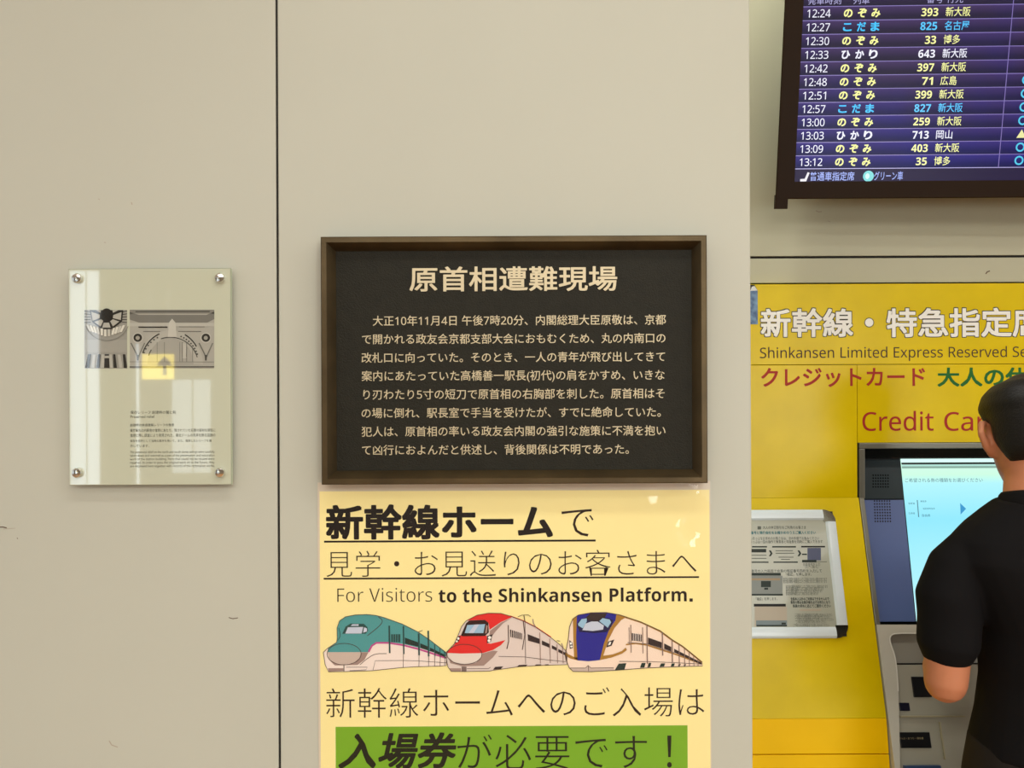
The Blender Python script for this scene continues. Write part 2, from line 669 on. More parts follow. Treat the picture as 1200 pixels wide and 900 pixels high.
mb.build('photograph', pane)
# arch photograph (crop 150,358 .. 256,448 at 10)
mb = MB()
poly, line, rect, oval, arc = pic(mb, fr, 150, 358, 10.0)
rect(22, 50, 1012, 738, gray(165), E)
z = E
rect(22, 50, 1012, 95, gray(128), 2 * z)
line([(90, 72), (960, 70)], 14, gray(85), 3 * z)
poly([(22, 80), (130, 110), (920, 110), (1012, 75), (1012, 160), (930, 200), (130, 200), (22, 165)], gray(118), 2 * z)
rect(22, 205, 1012, 245, gray(178), 2 * z)
line([(125, 254), (465, 254)], 14, gray(45), 3 * z)
line([(600, 250), (900, 250)], 8, gray(120), 3 * z)
line([(180, 304), (380, 304)], 8, gray(100), 3 * z)
line([(590, 304), (860, 304)], 8, gray(100), 3 * z)
oval(500, 690, 380, 400, gray(172), 2 * z, 180, 360)
oval(500, 690, 270, 310, gray(160), 3 * z, 180, 360)
arc(500, 690, 345, 385, 200, 248, 14, gray(55), 4 * z)
arc(500, 690, 360, 395, 298, 328, 14, gray(55), 4 * z)
arc(500, 690, 325, 318, 250, 345, 10, gray(75), 4 * z)
arc(500, 690, 272, 300, 200, 215, 12, gray(75), 4 * z)
for a in list(range(203, 250, 8)) + list(range(292, 342, 6)):
    cx, cy = 500 + 335 * math.cos(math.radians(a)), 690 + 352 * math.sin(math.radians(a))
    oval(cx, cy, 10, 9, gray(80), 4 * z)
for cx in (118, 915):
    oval(cx, 380, 62, 62, gray(182), 3 * z)
    oval(cx, 378, 50, 48, gray(52), 4 * z)
    oval(cx, 380, 24, 24, gray(150), 5 * z)
    line([(cx - 80, 440), (cx - 20, 560), (cx - 5, 600)], 14, gray(105), 3 * z)
    line([(cx + 80, 440), (cx + 25, 560), (cx + 8, 600)], 14, gray(115), 3 * z)
    poly([(cx - 14, 580), (cx + 14, 580), (cx + 8, 645), (cx - 8, 645)], gray(75), 4 * z)
poly([(485, 200), (520, 155), (560, 200), (575, 370), (470, 370)], gray(188), 5 * z)
for x in (345, 430, 610, 640, 690, 760):
    line([(x, 430 if x < 720 else 500), (x, 660)], 8, gray(128), 4 * z)
rect(640, 440, 690, 620, gray(178), 4 * z)
line([(22, 660), (1012, 662)], 6, gray(125), 4 * z)
line([(22, 720), (1012, 718)], 14, gray(90), 4 * z)
mb.build('photograph', pane)
M_SM = ink('plaque_text', (74, 76, 66))
for s, x0, x1, y in (('保存レリーフ 創建時の鷲と剣', 153, 206, 483.2), ('Preserved relief', 153, 181, 488),
                     ('創建時の鉄道建築レリーフの復原', 152.5, 204, 498), ('東京駅丸の内駅舎の復原にあたり、残されていた石膏の部材を原型に', 152.5, 252.5, 504.2),
                     ('復原に際し調査により発見された、南北ドームの天井を飾る装飾の', 152.5, 252.5, 510),
                     ('保存を目的として当時の素材を用いて、また、復原したレリーフを展', 152.5, 248, 516.5),
                     ('示しています。', 152.5, 175, 522.5)):
    writing('caption_line', pane, fr, s, x0, x1, M_SM, E, yc=y, off=0.0, yscale=1.05 if x1 < 251 else 1.25)
for i, s in enumerate(('The preserved relief on the north and south dome ceilings were carefully', 'taken down and restored as a part of the preservation and restoration',
                       'work of the station building. Parts that could not be reused were', 'repaired. In order to pass the original work on to the future, they',
                       'are displayed here together with records of the restoration works.')):
    writing('caption_line', pane, fr, sans(s), 152.5, 251.5, M_SM, E, y0=528.2 + i * 4.1, y1=531.7 + i * 4.1)

# ------------------------------------------------------------------ laminated poster
M_PAPER = mat('poster_paper', (250, 236, 164), rough=0.5, spec=0.3, noise=0.03, nscale=6)
M_BLACK = ink('black', (20, 13, 8))
M_BROWN = ink('brown_black', (38, 22, 12))
M_GREEN = ink('green', (118, 172, 36))
fr = moved_to(COLF, 603, 900)
t = thing('laminated_poster', 'yellow laminated poster with three bullet train drawings taped under the bronze plaque', 'poster', fr)
xl, yt = fr.at(372.3, 565.3)
xr, _ = fr.at(833.2, 800)
yb = fr.at(600, 1060)[1]
NX, NY = 72, 80


def sheet(x0, x1, y0, y1, z, amp):
    vs, fs = [], []
    for j in range(NY + 1):
        for i in range(NX + 1):
            u, v = i / NX, j / NY
            x, y = x0 + (x1 - x0) * u, y0 + (y1 - y0) * v
            k = max(0, (u - .72) / .28) * max(0, (v - .62) / .38)
            w = amp * (0.3 + k * 13) * (1.3 + math.sin(9 * u + 7 * v) * .4 + math.sin(41 * u - 27 * v + 1.3) * .4 * (k * 2 + .15) + math.sin(43 * v + 37 * u) * .35 * (k * 2.5 + .1))
            vs.append((x, y, z + w))
    for j in range(NY):
        for i in range(NX):
            a = j * (NX + 1) + i
            fs.append([a, a + 1, a + NX + 2, a + NX + 1])
    return vs, fs


mb = MB()
mb.box(xl + .003, xr - .0015, yb, yt - 10.5 * pp, 0.0006, 0.0012, M_PAPER)
paper = mb.build('paper', t)
m = bpy.data.materials.new('laminate_film')
m.use_nodes = True
nt = m.node_tree
nt.nodes.remove(nt.nodes['Principled BSDF'])
tr = nt.nodes.new('ShaderNodeBsdfTransparent')
tr.inputs[0].default_value = (1, 1, 1, 1)
gl = nt.nodes.new('ShaderNodeBsdfGlossy')
gl.inputs['Roughness'].default_value = 0.07
lw = nt.nodes.new('ShaderNodeLayerWeight')
lw.inputs[0].default_value = 0.12
frn = nt.nodes.new('ShaderNodeMath')
frn.operation = 'MULTIPLY_ADD'
frn.inputs[1].default_value = 0.5
frn.inputs[2].default_value = 0.025
nt.links.new(lw.outputs['Facing'], frn.inputs[0])
mx = nt.nodes.new('ShaderNodeMixShader')
nt.links.new(frn.outputs[0], mx.inputs[0])
nt.links.new(tr.outputs[0], mx.inputs[1])
nt.links.new(gl.outputs[0], mx.inputs[2])
nt.links.new(mx.outputs[0], nt.nodes['Material Output'].inputs[0])
M_FILM = m
Z0 = 0.0014
mb = MB()
mb.add(*sheet(xl, xr, yb, yt, 0.0042, 0.0006), M_FILM)
mb.build('laminate_film', t, 180)
M_MARGIN = mat('milky_margin', (214, 204, 184), rough=0.25, spec=0.5)
mb = MB()
rect_loops(mb, [(xl, xr, yb, yt, 0.0009), (xl + .003, xr - .0015, yb, yt - 10.5 * pp, 0.0009)], M_MARGIN)
mb.build('clear_margin', t)
writing('heading', paper, fr, '新幹線ホーム', 382, 648, M_BLACK, Z0, y0=590.5, y1=632, off=0.032)
writing('heading', paper, fr, 'で', 658, 695.5, M_BROWN, Z0, y0=596.5, y1=628.5, off=-0.008)
writing('heading', paper, fr, '見学・お見送りのお客さまへ', 383, 816, M_BROWN, Z0, y0=644.5, y1=675, off=-0.014)
mb = MB()
for x0, x1, y0, y1 in ((380, 698, 632.8, 635), (379.5, 819, 676, 678)):
    a, b = fr.at(x0, y0), fr.at(x1, y1)
    mb.box(a[0], b[0], fr.at((x0 + x1) / 2, y1)[1], fr.at((x0 + x1) / 2, y0)[1], Z0 - .0002, Z0, M_BLACK)
mb.build('underline', paper)
mb = MB()
a, b = fr.at(807.8, 704.8), fr.at(811.6, 701)
mb.box(a[0], b[0], a[1], b[1], Z0 - .0002, Z0, M_BLACK)
mb.build('full_stop', paper)
writing('heading', paper, fr, sans('For Visitors'), 395.5, 506.5, M_BROWN, Z0, y0=688.8, y1=705, off=-0.012)
writing('heading', paper, fr, sans('to the Shinkansen Platform', True), 514, 804.5, M_BLACK, Z0, y0=688.5, y1=705.2, off=0.0)
writing('heading', paper, fr, '新幹線ホームへのご入場は', 382.5, 825, M_BROWN, Z0, y0=805, y1=840, off=-0.010)
mb = MB()
a, b = fr.at(393.5, 850.5), fr.at(806, 990)
mb.box(a[0], b[0], b[1], fr.at(600, 850.5)[1], Z0 - .0002, Z0, M_GREEN)
mb.build('green_band', paper)
writing('heading', paper, fr, '入場券', 396.5, 535, ink('dark_green', (10, 22, 8)), Z0 + E, y0=858, y1=900.5, off=0.023, shear=0.22)
writing('heading', paper, fr, 'が必要です', 536, 758, ink('dark_green', (10, 22, 8)), Z0 + E, y0=860, y1=901, off=-0.010)
writing('heading', paper, fr, '！', 781.5, 787, ink('dark_green', (10, 22, 8)), Z0 + E, y0=861.5, y1=899)

K = ink('line', (70, 52, 48))
TEAL, TEAL2 = ink('teal', (74, 152, 152)), ink('teal_dark', (30, 74, 72))
WHITE, SHADE, CHIN = ink('body_white', (242, 228, 216)), ink('nose_shade', (200, 182, 168)), ink('chin_grey', (160, 136, 126))
PINK, RED, DARK = ink('pink', (188, 70, 140)), ink('red', (222, 40, 40)), ink('window_dark', (44, 34, 36))
PANE, PANE2, LAMP = ink('pane', (196, 205, 220)), ink('pane_blue', (150, 190, 214)), ink('lamp_white', (250, 246, 236))
BLUE, GOLD, SIL = ink('train_blue', (24, 32, 142)), ink('gold', (166, 122, 46)), ink('silver', (222, 208, 198))
z = E * .8

mb = MB()
poly, line, rect, oval, arc = pic(mb, fr, 370, 710, 7.5)
sil = [(70, 405), (105, 370), (185, 318), (192, 285), (190, 190), (212, 128), (265, 92), (350, 76), (450, 72), (530, 80), (600, 98), (760, 155), (900, 225), (1010, 300), (1130, 395), (1150, 412), (1150, 520), (1100, 525), (900, 530), (760, 538), (500, 565), (300, 572), (115, 575), (85, 510)]
poly(sil, WHITE, Z0)
poly([(105, 404), (110, 372), (185, 318), (192, 285), (190, 190), (212, 128), (265, 92), (350, 76), (450, 72), (530, 80), (600, 98), (760, 155), (900, 225), (1010, 300), (1145, 402), (1145, 440), (1010, 398), (910, 366), (770, 332), (640, 315), (530, 316), (490, 345), (465, 404)], TEAL, Z0 + z)
line([(466, 402), (495, 348), (535, 322), (640, 322), (770, 342), (910, 378), (1010, 410), (1145, 455)], 15, PINK, Z0 + 2 * z)
poly([(105, 405), (400, 405), (385, 455), (330, 500), (250, 512), (160, 495), (115, 455)], SHADE, Z0 + z)
poly([(400, 405), (465, 405), (430, 470), (370, 515), (170, 520), (120, 470), (170, 500), (250, 515), (330, 502), (385, 455)], CHIN, Z0 + 2 * z)
arc(252, 420, 150, 94, 0, 360, 5, K, Z0 + 3 * z)
poly([(110, 545), (245, 545), (245, 568), (115, 574)], CHIN, Z0 + z)
line([(250, 515), (250, 570)], 6, K, Z0 + 3 * z)
poly([(235, 242), (265, 178), (310, 152), (425, 155), (455, 182), (462, 215), (440, 242)], TEAL2, Z0 + 2 * z)
poly([(262, 240), (285, 185), (420, 182), (405, 240)], PANE, Z0 + 3 * z)
poly([(418, 232), (428, 185), (452, 195), (452, 222)], PANE, Z0 + 3 * z)
poly([(310, 172), (325, 158), (380, 158), (378, 172)], PANE, Z0 + 3 * z)
line([(550, 92), (590, 120), (580, 160), (455, 260)], 5, K, Z0 + 3 * z, 2)
line([(205, 190), (222, 260), (195, 300)], 5, TEAL2, Z0 + 3 * z, 2)
for x, y0, y1, w in ((648, 170, 412, 14), (772, 175, 420, 12), (906, 240, 430, 14), (990, 215, 440, 14), (1046, 335, 440, 8), (1092, 370, 455, 7), (1132, 400, 460, 7)):
    line([(x, y0), (x + 4, y1)], w, TEAL2, Z0 + 4 * z)
for x, y0, y1 in ((772, 420, 535), (910, 430, 530), (995, 440, 528), (1048, 440, 526), (1096, 450, 525), (1136, 455, 522)):
    line([(x, y0), (x - 2, y1)], 4, K, Z0 + 3 * z)
rect(665, 246, 745, 316, TEAL2, Z0 + 3 * z)
for x in (683, 703, 723):
    line([(x, 246), (x, 316)], 4, TEAL, Z0 + 4 * z)
for pts in ([(785, 275), (905, 318), (905, 356), (785, 328)], [(920, 325), (985, 352), (985, 386), (920, 364)], [(1005, 362), (1042, 380), (1042, 406), (1005, 392)], [(1052, 385), (1140, 428), (1140, 450), (1052, 412)]):
    poly(pts, ink('window_teal', (18, 48, 44)), Z0 + 3 * z)
line([(625, 416), (520, 416), (440, 470), (390, 515)], 5, K, Z0 + 3 * z, 2)
line([(505, 560), (525, 478), (770, 476), (910, 480), (1150, 497)], 4, K, Z0 + 3 * z)
line([(270, 535), (455, 535), (445, 558), (300, 566)], 4, K, Z0 + 3 * z)
line([(905, 225), (940, 212)], 5, K, Z0 + 4 * z)
line(sil + sil[:1], 5, K, Z0 + 5 * z)
mb.build('train_drawing', paper)['label'] = 'green and white bullet train drawing'

mb = MB()
poly, line, rect, oval, arc = pic(mb, fr, 515, 710, 7.5)
sil = [(60, 405), (130, 332), (165, 255), (195, 178), (235, 128), (330, 78), (430, 60), (540, 62), (620, 85), (730, 125), (850, 185), (980, 275), (1060, 340), (1105, 385), (1120, 410), (1120, 512), (900, 518), (700, 530), (480, 560), (440, 568), (230, 572), (105, 572), (75, 530), (60, 450)]
poly(sil, SIL, Z0)
poly([(235, 130), (330, 80), (430, 62), (540, 65), (640, 95), (540, 140), (440, 208), (432, 150), (400, 120), (260, 125)], RED, Z0 + z)
poly([(62, 410), (135, 335), (168, 260), (195, 255), (415, 258), (420, 325), (450, 330), (580, 298), (540, 342), (470, 385), (380, 412), (230, 418)], RED, Z0 + z)
poly([(445, 215), (540, 145), (640, 98), (560, 150), (490, 225), (465, 260), (440, 255)], CHIN, Z0 + 2 * z)
line([(620, 85), (730, 125), (850, 185), (980, 272)], 9, RED, Z0 + 2 * z)
poly([(188, 258), (235, 150), (262, 126), (400, 120), (430, 145), (434, 230), (400, 262), (205, 264)], ink('screen_black', (40, 14, 16)), Z0 + 2 * z)
poly([(222, 236), (245, 165), (402, 157), (386, 236)], PANE2, Z0 + 3 * z)
poly([(255, 236), (310, 161), (350, 159), (300, 236)], PANE, Z0 + 4 * z)
poly([(400, 240), (412, 165), (424, 170), (418, 232)], CHIN, Z0 + 3 * z)
poly([(418, 262), (466, 246), (452, 312), (418, 324)], DARK, Z0 + 3 * z)
oval(441, 275, 14, 13, LAMP, Z0 + 4 * z)
oval(436, 302, 13, 12, LAMP, Z0 + 4 * z)
poly([(148, 300), (162, 264), (188, 262), (168, 312), (138, 326)], DARK, Z0 + 3 * z)
oval(166, 283, 10, 11, LAMP, Z0 + 4 * z)
oval(153, 308, 9, 9, LAMP, Z0 + 4 * z)
poly([(72, 418), (372, 412), (365, 450), (320, 492), (220, 508), (125, 488), (85, 450)], ink('nose_white', (226, 216, 204)), Z0 + 3 * z)
poly([(85, 455), (125, 492), (220, 512), (322, 496), (368, 452), (380, 415), (470, 390), (512, 395), (470, 450), (390, 522), (200, 528), (95, 500)], CHIN, Z0 + 2 * z)
arc(220, 422, 154, 88, 0, 360, 5, K, Z0 + 4 * z)
poly([(88, 545), (190, 545), (190, 570), (102, 572)], CHIN, Z0 + 2 * z)
poly([(195, 530), (238, 530), (238, 571), (195, 571)], ink('coupler', (120, 104, 100)), Z0 + 3 * z)
for pts in ([(472, 557), (490, 532), (562, 528), (540, 550)], [(680, 530), (700, 516), (775, 513), (760, 526)], [(835, 521), (850, 512), (895, 510), (890, 520)], [(920, 519), (930, 511), (960, 509), (955, 518)]):
    poly(pts, DARK, Z0 + 3 * z)
line([(605, 165), (608, 310), (592, 375)], 8, K, Z0 + 3 * z)
poly([(620, 204), (725, 238), (725, 292), (624, 270)], DARK, Z0 + 3 * z)
for i in range(6):
    x = 634 + i * 16
    line([(x, 206 + i * 5), (x, 274 + i * 3)], 5, SIL, Z0 + 4 * z)
line([(736, 130), (750, 250), (728, 382)], 7, K, Z0 + 3 * z)
for pts in ([(775, 245), (882, 287), (880, 330), (778, 302)], [(900, 300), (966, 332), (966, 364), (900, 338)], [(988, 342), (1030, 364), (1030, 392), (988, 372)], [(1044, 374), (1105, 408), (1105, 432), (1044, 402)]):
    poly(pts, DARK, Z0 + 3 * z)
for x, y0, y1 in ((755, 135, 505), (885, 230, 502), (972, 285, 498), (1036, 335, 500), (1085, 362, 500)):
    line([(x - 4, y0), (x, (y0 + y1) / 2), (x + 2, y1)], 7 if y0 > 200 else 4, CHIN if y0 > 200 else K, Z0 + 4 * z)
line([(520, 440), (750, 445), (900, 465), (1110, 487)], 4, K, Z0 + 4 * z)
line([(240, 548), (430, 548), (450, 535)], 4, K, Z0 + 3 * z)
line([(690, 92), (725, 78), (780, 76), (802, 92)], 5, K, Z0 + 4 * z)
line([(742, 80), (752, 140)], 7, K, Z0 + 4 * z)
line([(820, 112), (826, 150), (846, 185)], 9, CHIN, Z0 + 4 * z)
line([(1030, 302), (1060, 306)], 5, K, Z0 + 4 * z)
line([(1072, 325), (1086, 362)], 8, CHIN, Z0 + 4 * z)
line(sil + sil[:1], 5, K, Z0 + 6 * z)
mb.build('train_drawing', paper)['label'] = 'red and silver bullet train drawing'

mb = MB()
poly, line, rect, oval, arc = pic(mb, fr, 655, 710, 6.667)
sil = [(55, 345), (72, 260), (82, 160), (108, 98), (150, 68), (250, 50), (370, 48), (465, 65), (640, 122), (790, 190), (880, 258), (960, 308), (1050, 380), (1115, 435), (1120, 465), (950, 470), (700, 480), (430, 500), (250, 510), (110, 508), (80, 480), (55, 420), (48, 370)]
poly(sil, ink('cream_white', (244, 222, 200)), Z0)
poly([(108, 98), (142, 72), (145, 422), (118, 405), (112, 260)], GOLD, Z0 + z)
poly([(48, 362), (120, 398), (145, 402), (145, 424), (85, 408), (50, 385)], GOLD, Z0 + z)
poly([(140, 74), (250, 52), (370, 50), (468, 68), (440, 112), (402, 165), (362, 262), (325, 420), (230, 430), (145, 423), (134, 250)], BLUE, Z0 + 2 * z)
poly([(446, 68), (470, 65), (530, 82), (485, 108), (432, 172), (386, 262), (345, 386), (420, 376), (490, 350), (520, 322), (530, 342), (492, 370), (412, 400), (318, 420), (350, 290), (388, 190), (440, 112)], GOLD, Z0 + 3 * z)
line([(470, 70), (640, 126), (790, 196), (880, 264), (960, 312), (1050, 384), (1115, 438)], 12, GOLD, Z0 + 2 * z)
poly([(210, 88), (245, 54), (375, 54), (352, 100), (300, 120), (225, 112)], DARK, Z0 + 3 * z)
poly([(138, 145), (160, 108), (212, 86), (232, 112), (312, 114), (335, 88), (385, 92), (424, 110), (410, 155), (378, 200), (280, 210), (160, 200)], ink('screen_navy', (14, 20, 70)), Z0 + 3 * z)
poly([(148, 138), (176, 100), (216, 94), (216, 120), (185, 172), (152, 152)], PANE2, Z0 + 4 * z)
poly([(182, 186), (206, 136), (252, 119), (302, 119), (350, 150), (344, 182), (262, 193)], PANE, Z0 + 4 * z)
poly([(314, 116), (340, 92), (396, 104), (406, 126), (380, 168), (358, 150)], PANE2, Z0 + 4 * z)
poly([(368, 322), (384, 276), (432, 260), (410, 308)], DARK, Z0 + 3 * z)
poly([(382, 306), (392, 280), (408, 278), (400, 300)], LAMP, Z0 + 4 * z)
poly([(80, 264), (106, 285), (108, 326), (84, 332)], DARK, Z0 + 3 * z)
oval(93, 290, 9, 10, LAMP, Z0 + 4 * z)
oval(96, 314, 8, 8, LAMP, Z0 + 4 * z)
line([(522, 300), (600, 290), (690, 304), (810, 345), (900, 372), (1115, 452)], 11, GOLD, Z0 + 2 * z)
line([(535, 283), (690, 294), (810, 335), (900, 362)], 4, K, Z0 + 3 * z)
poly([(568, 210), (646, 222), (646, 276), (568, 268)], DARK, Z0 + 3 * z)
for x in (580, 594, 608, 622, 636):
    line([(x, 212), (x, 272)], 5, SIL, Z0 + 4 * z)
for pts in ([(695, 244), (802, 282), (802, 328), (695, 294)], [(820, 290), (876, 318), (876, 352), (820, 332)], [(898, 332), (1112, 440), (1112, 456), (898, 360)]):
    poly(pts, DARK, Z0 + 3 * z)
for x, y0, y1, w in ((546, 165, 300, 5), (560, 145, 362, 6), (652, 165, 368, 6), (686, 150, 450, 8), (806, 205, 385, 9), (882, 262, 440, 8), (936, 300, 466, 6), (978, 330, 468, 6), (1015, 362, 468, 6), (1050, 388, 466, 5), (1082, 414, 466, 5)):
    line([(x, y0), (x + 3, y1)], w, ink('door_shade', (128, 108, 100)), Z0 + 4 * z)
line([(470, 430), (700, 432), (900, 440), (1115, 452)], 4, K, Z0 + 3 * z)
for pts in ([(435, 498), (466, 448), (526, 444), (510, 494)], [(632, 480), (645, 443), (676, 442), (666, 478)], [(690, 477), (700, 442), (720, 442), (712, 474)], [(784, 473), (796, 446), (828, 446), (820, 471)], [(872, 470), (880, 447), (904, 446), (896, 469)], [(928, 468), (935, 450), (950, 450), (944, 468)], [(972, 468), (978, 452), (992, 452), (986, 467)]):
    poly(pts, ink('skirt_green', (24, 50, 44)), Z0 + 3 * z)
poly([(82, 484), (205, 484), (230, 462), (250, 484), (426, 478), (430, 498), (250, 509), (112, 507)], SHADE, Z0 + 2 * z)
line([(80, 482), (205, 482), (228, 462), (250, 482), (428, 480)], 4, K, Z0 + 3 * z)
line([(229, 462), (231, 506)], 4, K, Z0 + 3 * z)
line(sil + sil[:1], 5, K, Z0 + 6 * z)
mb.build('train_drawing', paper)['label'] = 'blue gold and white bullet train drawing'

# ------------------------------------------------------------------ departure board
M_HOUSE = mat('board_housing', (38, 23, 5), rough=0.45, spec=0.1)
fr = moved_to(BOARD, 929.5, 213)
t = thing('departure_board', 'dark framed electronic departure board glowing blue high on the recessed wall', 'display board', fr)


def bx(px, py):
    return fr.at(px, py)


SW, SH = 1.05, 0.62
hl = bx(908, 213)[0]
hb = bx(1000, 233)[1]
mb = MB()
rect_loops(mb, [(hl + .05, SW, hb + .05, SH, -0.075), (hl + .012, SW + .04, hb + .01, SH + .04, -0.012), (hl, SW + .05, hb, SH + .05, 0.011), (hl + .002, SW + .048, hb + .002, SH + .048, 0.013),
                (-.0006, SW, -.0006, SH, 0.013), (-.0006, SW, -.0006, SH, 0.0)], M_HOUSE)
mb.box(hl + .055, SW - .01, hb + .055, SH - .01, -0.073, -0.003, M_HOUSE)
mb.build('housing', t, 30)
mb = MB()
a = bx(921.5, 240)[0]
mb.box(hl, a, bx(914, 245)[1], hb + .01, 0.001, 0.0125, M_HOUSE, 0.001)
mb.build('mounting_leg', t, 30)
r1, r12 = bx(1000, 15.2)[1], bx(1000, 189.5)[1]
pitch = (r1 - r12) / 11.0
top_line = r1 + pitch * .5
bot_line = r12 - pitch * .52
m = bpy.data.materials.new('board_screen')
m.use_nodes = True
nt = m.node_tree
p = nt.nodes['Principled BSDF']
p.inputs['Base Color'].default_value = (0.004, 0.004, 0.006, 1)
p.inputs['Roughness'].default_value = 0.3
p.inputs['Specular IOR Level'].default_value = 0.15
tc = nt.nodes.new('ShaderNodeTexCoord')
sp = nt.nodes.new('ShaderNodeSeparateXYZ')
nt.links.new(tc.outputs['Object'], sp.inputs[0])


def math_node(op, a, b=None, c=None):
    n = nt.nodes.new('ShaderNodeMath')
    n.operation = op
    for i, v in enumerate((a, b, c)):
        if v is None:
            continue
        if isinstance(v, (int, float)):
            n.inputs[i].default_value = v
        else:
            nt.links.new(v, n.inputs[i])
    return n.outputs[0]


def ramp(fac, stops):
    r = nt.nodes.new('ShaderNodeValToRGB')
    while len(r.color_ramp.elements) > 1:
        r.color_ramp.elements.remove(r.color_ramp.elements[-1])
    r.color_ramp.elements[0].position = stops[0][0]
    r.color_ramp.elements[0].color = lin(stops[0][1])
    for q, c in stops[1:]:
        e = r.color_ramp.elements.new(q)
        e.color = lin(c)
    nt.links.new(fac, r.inputs[0])
    return r.outputs[0]


ph = math_node('FRACT', math_node('DIVIDE', math_node('SUBTRACT', sp.outputs['Y'], bot_line), pitch))
row = ramp(ph, [(0.0, (20, 8, 42)), (0.35, (30, 14, 58)), (0.9, (66, 44, 96)), (1.0, (76, 56, 110))])
rowb = ramp(ph, [(0.0, (6, 4, 74)), (0.35, (12, 8, 100)), (0.9, (44, 34, 138)), (1.0, (60, 50, 150))])
low = math_node('SUBTRACT', 1.0, math_node('MINIMUM', math_node('DIVIDE', math_node('MAXIMUM', math_node('SUBTRACT', sp.outputs['Y'], bot_line), 0.0), pitch * 8), 1.0))
nz = nt.nodes.new('ShaderNodeTexNoise')
nz.inputs['Scale'].default_value = 5
nt.links.new(tc.outputs['Object'], nz.inputs['Vector'])
bl = math_node('MINIMUM', math_node('MAXIMUM', math_node('ADD', low, math_node('MULTIPLY', math_node('SUBTRACT', nz.outputs['Fac'], 0.5), 1.6)), 0.0), 1.0)
mx = nt.nodes.new('ShaderNodeMix')
mx.data_type = 'RGBA'
nt.links.new(bl, mx.inputs[0])
nt.links.new(row, mx.inputs[6])
nt.links.new(rowb, mx.inputs[7])
foot = math_node('LESS_THAN', sp.outputs['Y'], bot_line)
mx2 = nt.nodes.new('ShaderNodeMix')
mx2.data_type = 'RGBA'
mx2.inputs[7].default_value = lin((34, 20, 62))
nt.links.new(foot, mx2.inputs[0])
nt.links.new(mx.outputs[2], mx2.inputs[6])
nt.links.new(mx2.outputs[2], p.inputs['Emission Color'])
p.inputs['Emission Strength'].default_value = 0.85
mb = MB()
mb.box(0, SW, 0, SH, -0.002, 0.0, m)
scr = mb.build('screen', t)
mb = MB()
G_LINE = glow('row_line', (120, 104, 176))
for i in range(13):
    y = bot_line + i * pitch
    mb.box(0, SW, y - .0008, y + .0008, 0.0002, 0.0006, G_LINE if i else glow('foot_line', (176, 168, 226)))
a, b = bx(1177, 190), bx(1196, 8)
mb.stroke([(bx(1178.5, 100)[0], bot_line), (bx(1178.5, 100)[0] , SH)], 0.0018, 0.0007, glow('row_line', (120, 104, 176)))
mb.build('row_line', scr)
YEL, CYA, WHT = glow('yellow', (240, 240, 150), 1.1), glow('cyan', (60, 190, 250), 1.1), glow('white', (232, 232, 246), 1.1)
ROWS = [('12:24', 'のぞみ', '393', '新大阪', YEL), ('12:27', 'こだま', '825', '名古屋', CYA), ('12:30', 'のぞみ', '33', '博多', YEL),
        ('12:33', 'ひかり', '643', '新大阪', WHT), ('12:42', 'のぞみ', '397', '新大阪', YEL), ('12:48', 'のぞみ', '71', '広島', YEL),
        ('12:51', 'のぞみ', '399', '新大阪', YEL), ('12:57', 'こだま', '827', '新大阪', CYA), ('13:00', 'のぞみ', '259', '新大阪', YEL),
        ('13:03', 'ひかり', '713', '岡山', WHT), ('13:09', 'のぞみ', '403', '新大阪', YEL), ('13:12', 'のぞみ', '35', '博多', YEL)]
# column positions on the board, read from its last row
c_time = (bx(937, 190)[0], bx(963.5, 190)[0])
c_name = [bx(x, 190)[0] for x in (978.5, 994.5, 1010)]
c_num = bx(1086, 188)[0]
c_dst = bx(1094.5, 188)[0]
c_mark = bx(1193.5, 187)[0]
EM = c_name[1] - c_name[0]


def board_text(mb, s, x, y, h, m, off=0.0, right=False, width=None, z=0.0008):
    vs, fs = bold(s, off)
    ax, bxx = min(v.x for v in vs), max(v.x for v in vs)
    sx = h if width is None else width / (bxx - ax)
    ox = x - (bxx if right else ax) * sx
    mb.add([(v.x * sx + ox, (v.y - 0.37) * h + y, z) for v in vs], fs, m)


for i, (tm, nm, no, ds, c) in enumerate(ROWS):
    y = r1 - pitch * i
    mb = MB()
    board_text(mb, sans(tm), c_time[0], y, pitch * .80, WHT, 0.0, width=c_time[1] - c_time[0])
    mb.build('departure_time', scr)
    mb = MB()
    for ch, x in zip(nm, c_name):
        board_text(mb, ch, x, y, pitch * .74, c, 0.03, width=pitch * .66)
    mb.build('train_name', scr)
    mb = MB()
    board_text(mb, sans(no, True), c_num, y, pitch * .80, c, 0.0, right=True, width=pitch * .42 * len(no))
    mb.build('train_number', scr)
    mb = MB()
    board_text(mb, ds, c_dst, y, pitch * .72, c, 0.006, width=pitch * .62 * len(ds))
    mb.build('destination', scr)
for s, px in (('発車時刻', 946.5), ('列車', 987), ('番号', 1082), ('行先', 1110)):
    mb = MB()
    board_text(mb, s, c_time[0] if s == '発車時刻' else (c_name[0] + .02 if s == '列車' else (c_num - .028 if s == '番号' else c_dst)), top_line + pitch * .42, pitch * .64, glow('head', (170, 165, 215)), 0.0)
    mb.build('column_heading', scr)
mb = MB()
fy = bx(1000, 206.5)[1]
G_F = glow('foot_text', (140, 160, 240))
board_text(mb, '普通車指定席', bx(949, 207)[0], fy, pitch * .72, G_F, 0.008, width=bx(1001, 207)[0] - bx(949, 207)[0])
board_text(mb, 'グリーン車', bx(1024, 206)[0], fy, pitch * .72, G_F, 0.008, width=bx(1058, 206)[0] - bx(1024, 206)[0])
sx0, sy0 = bx(943, 208)
k = pitch * .1
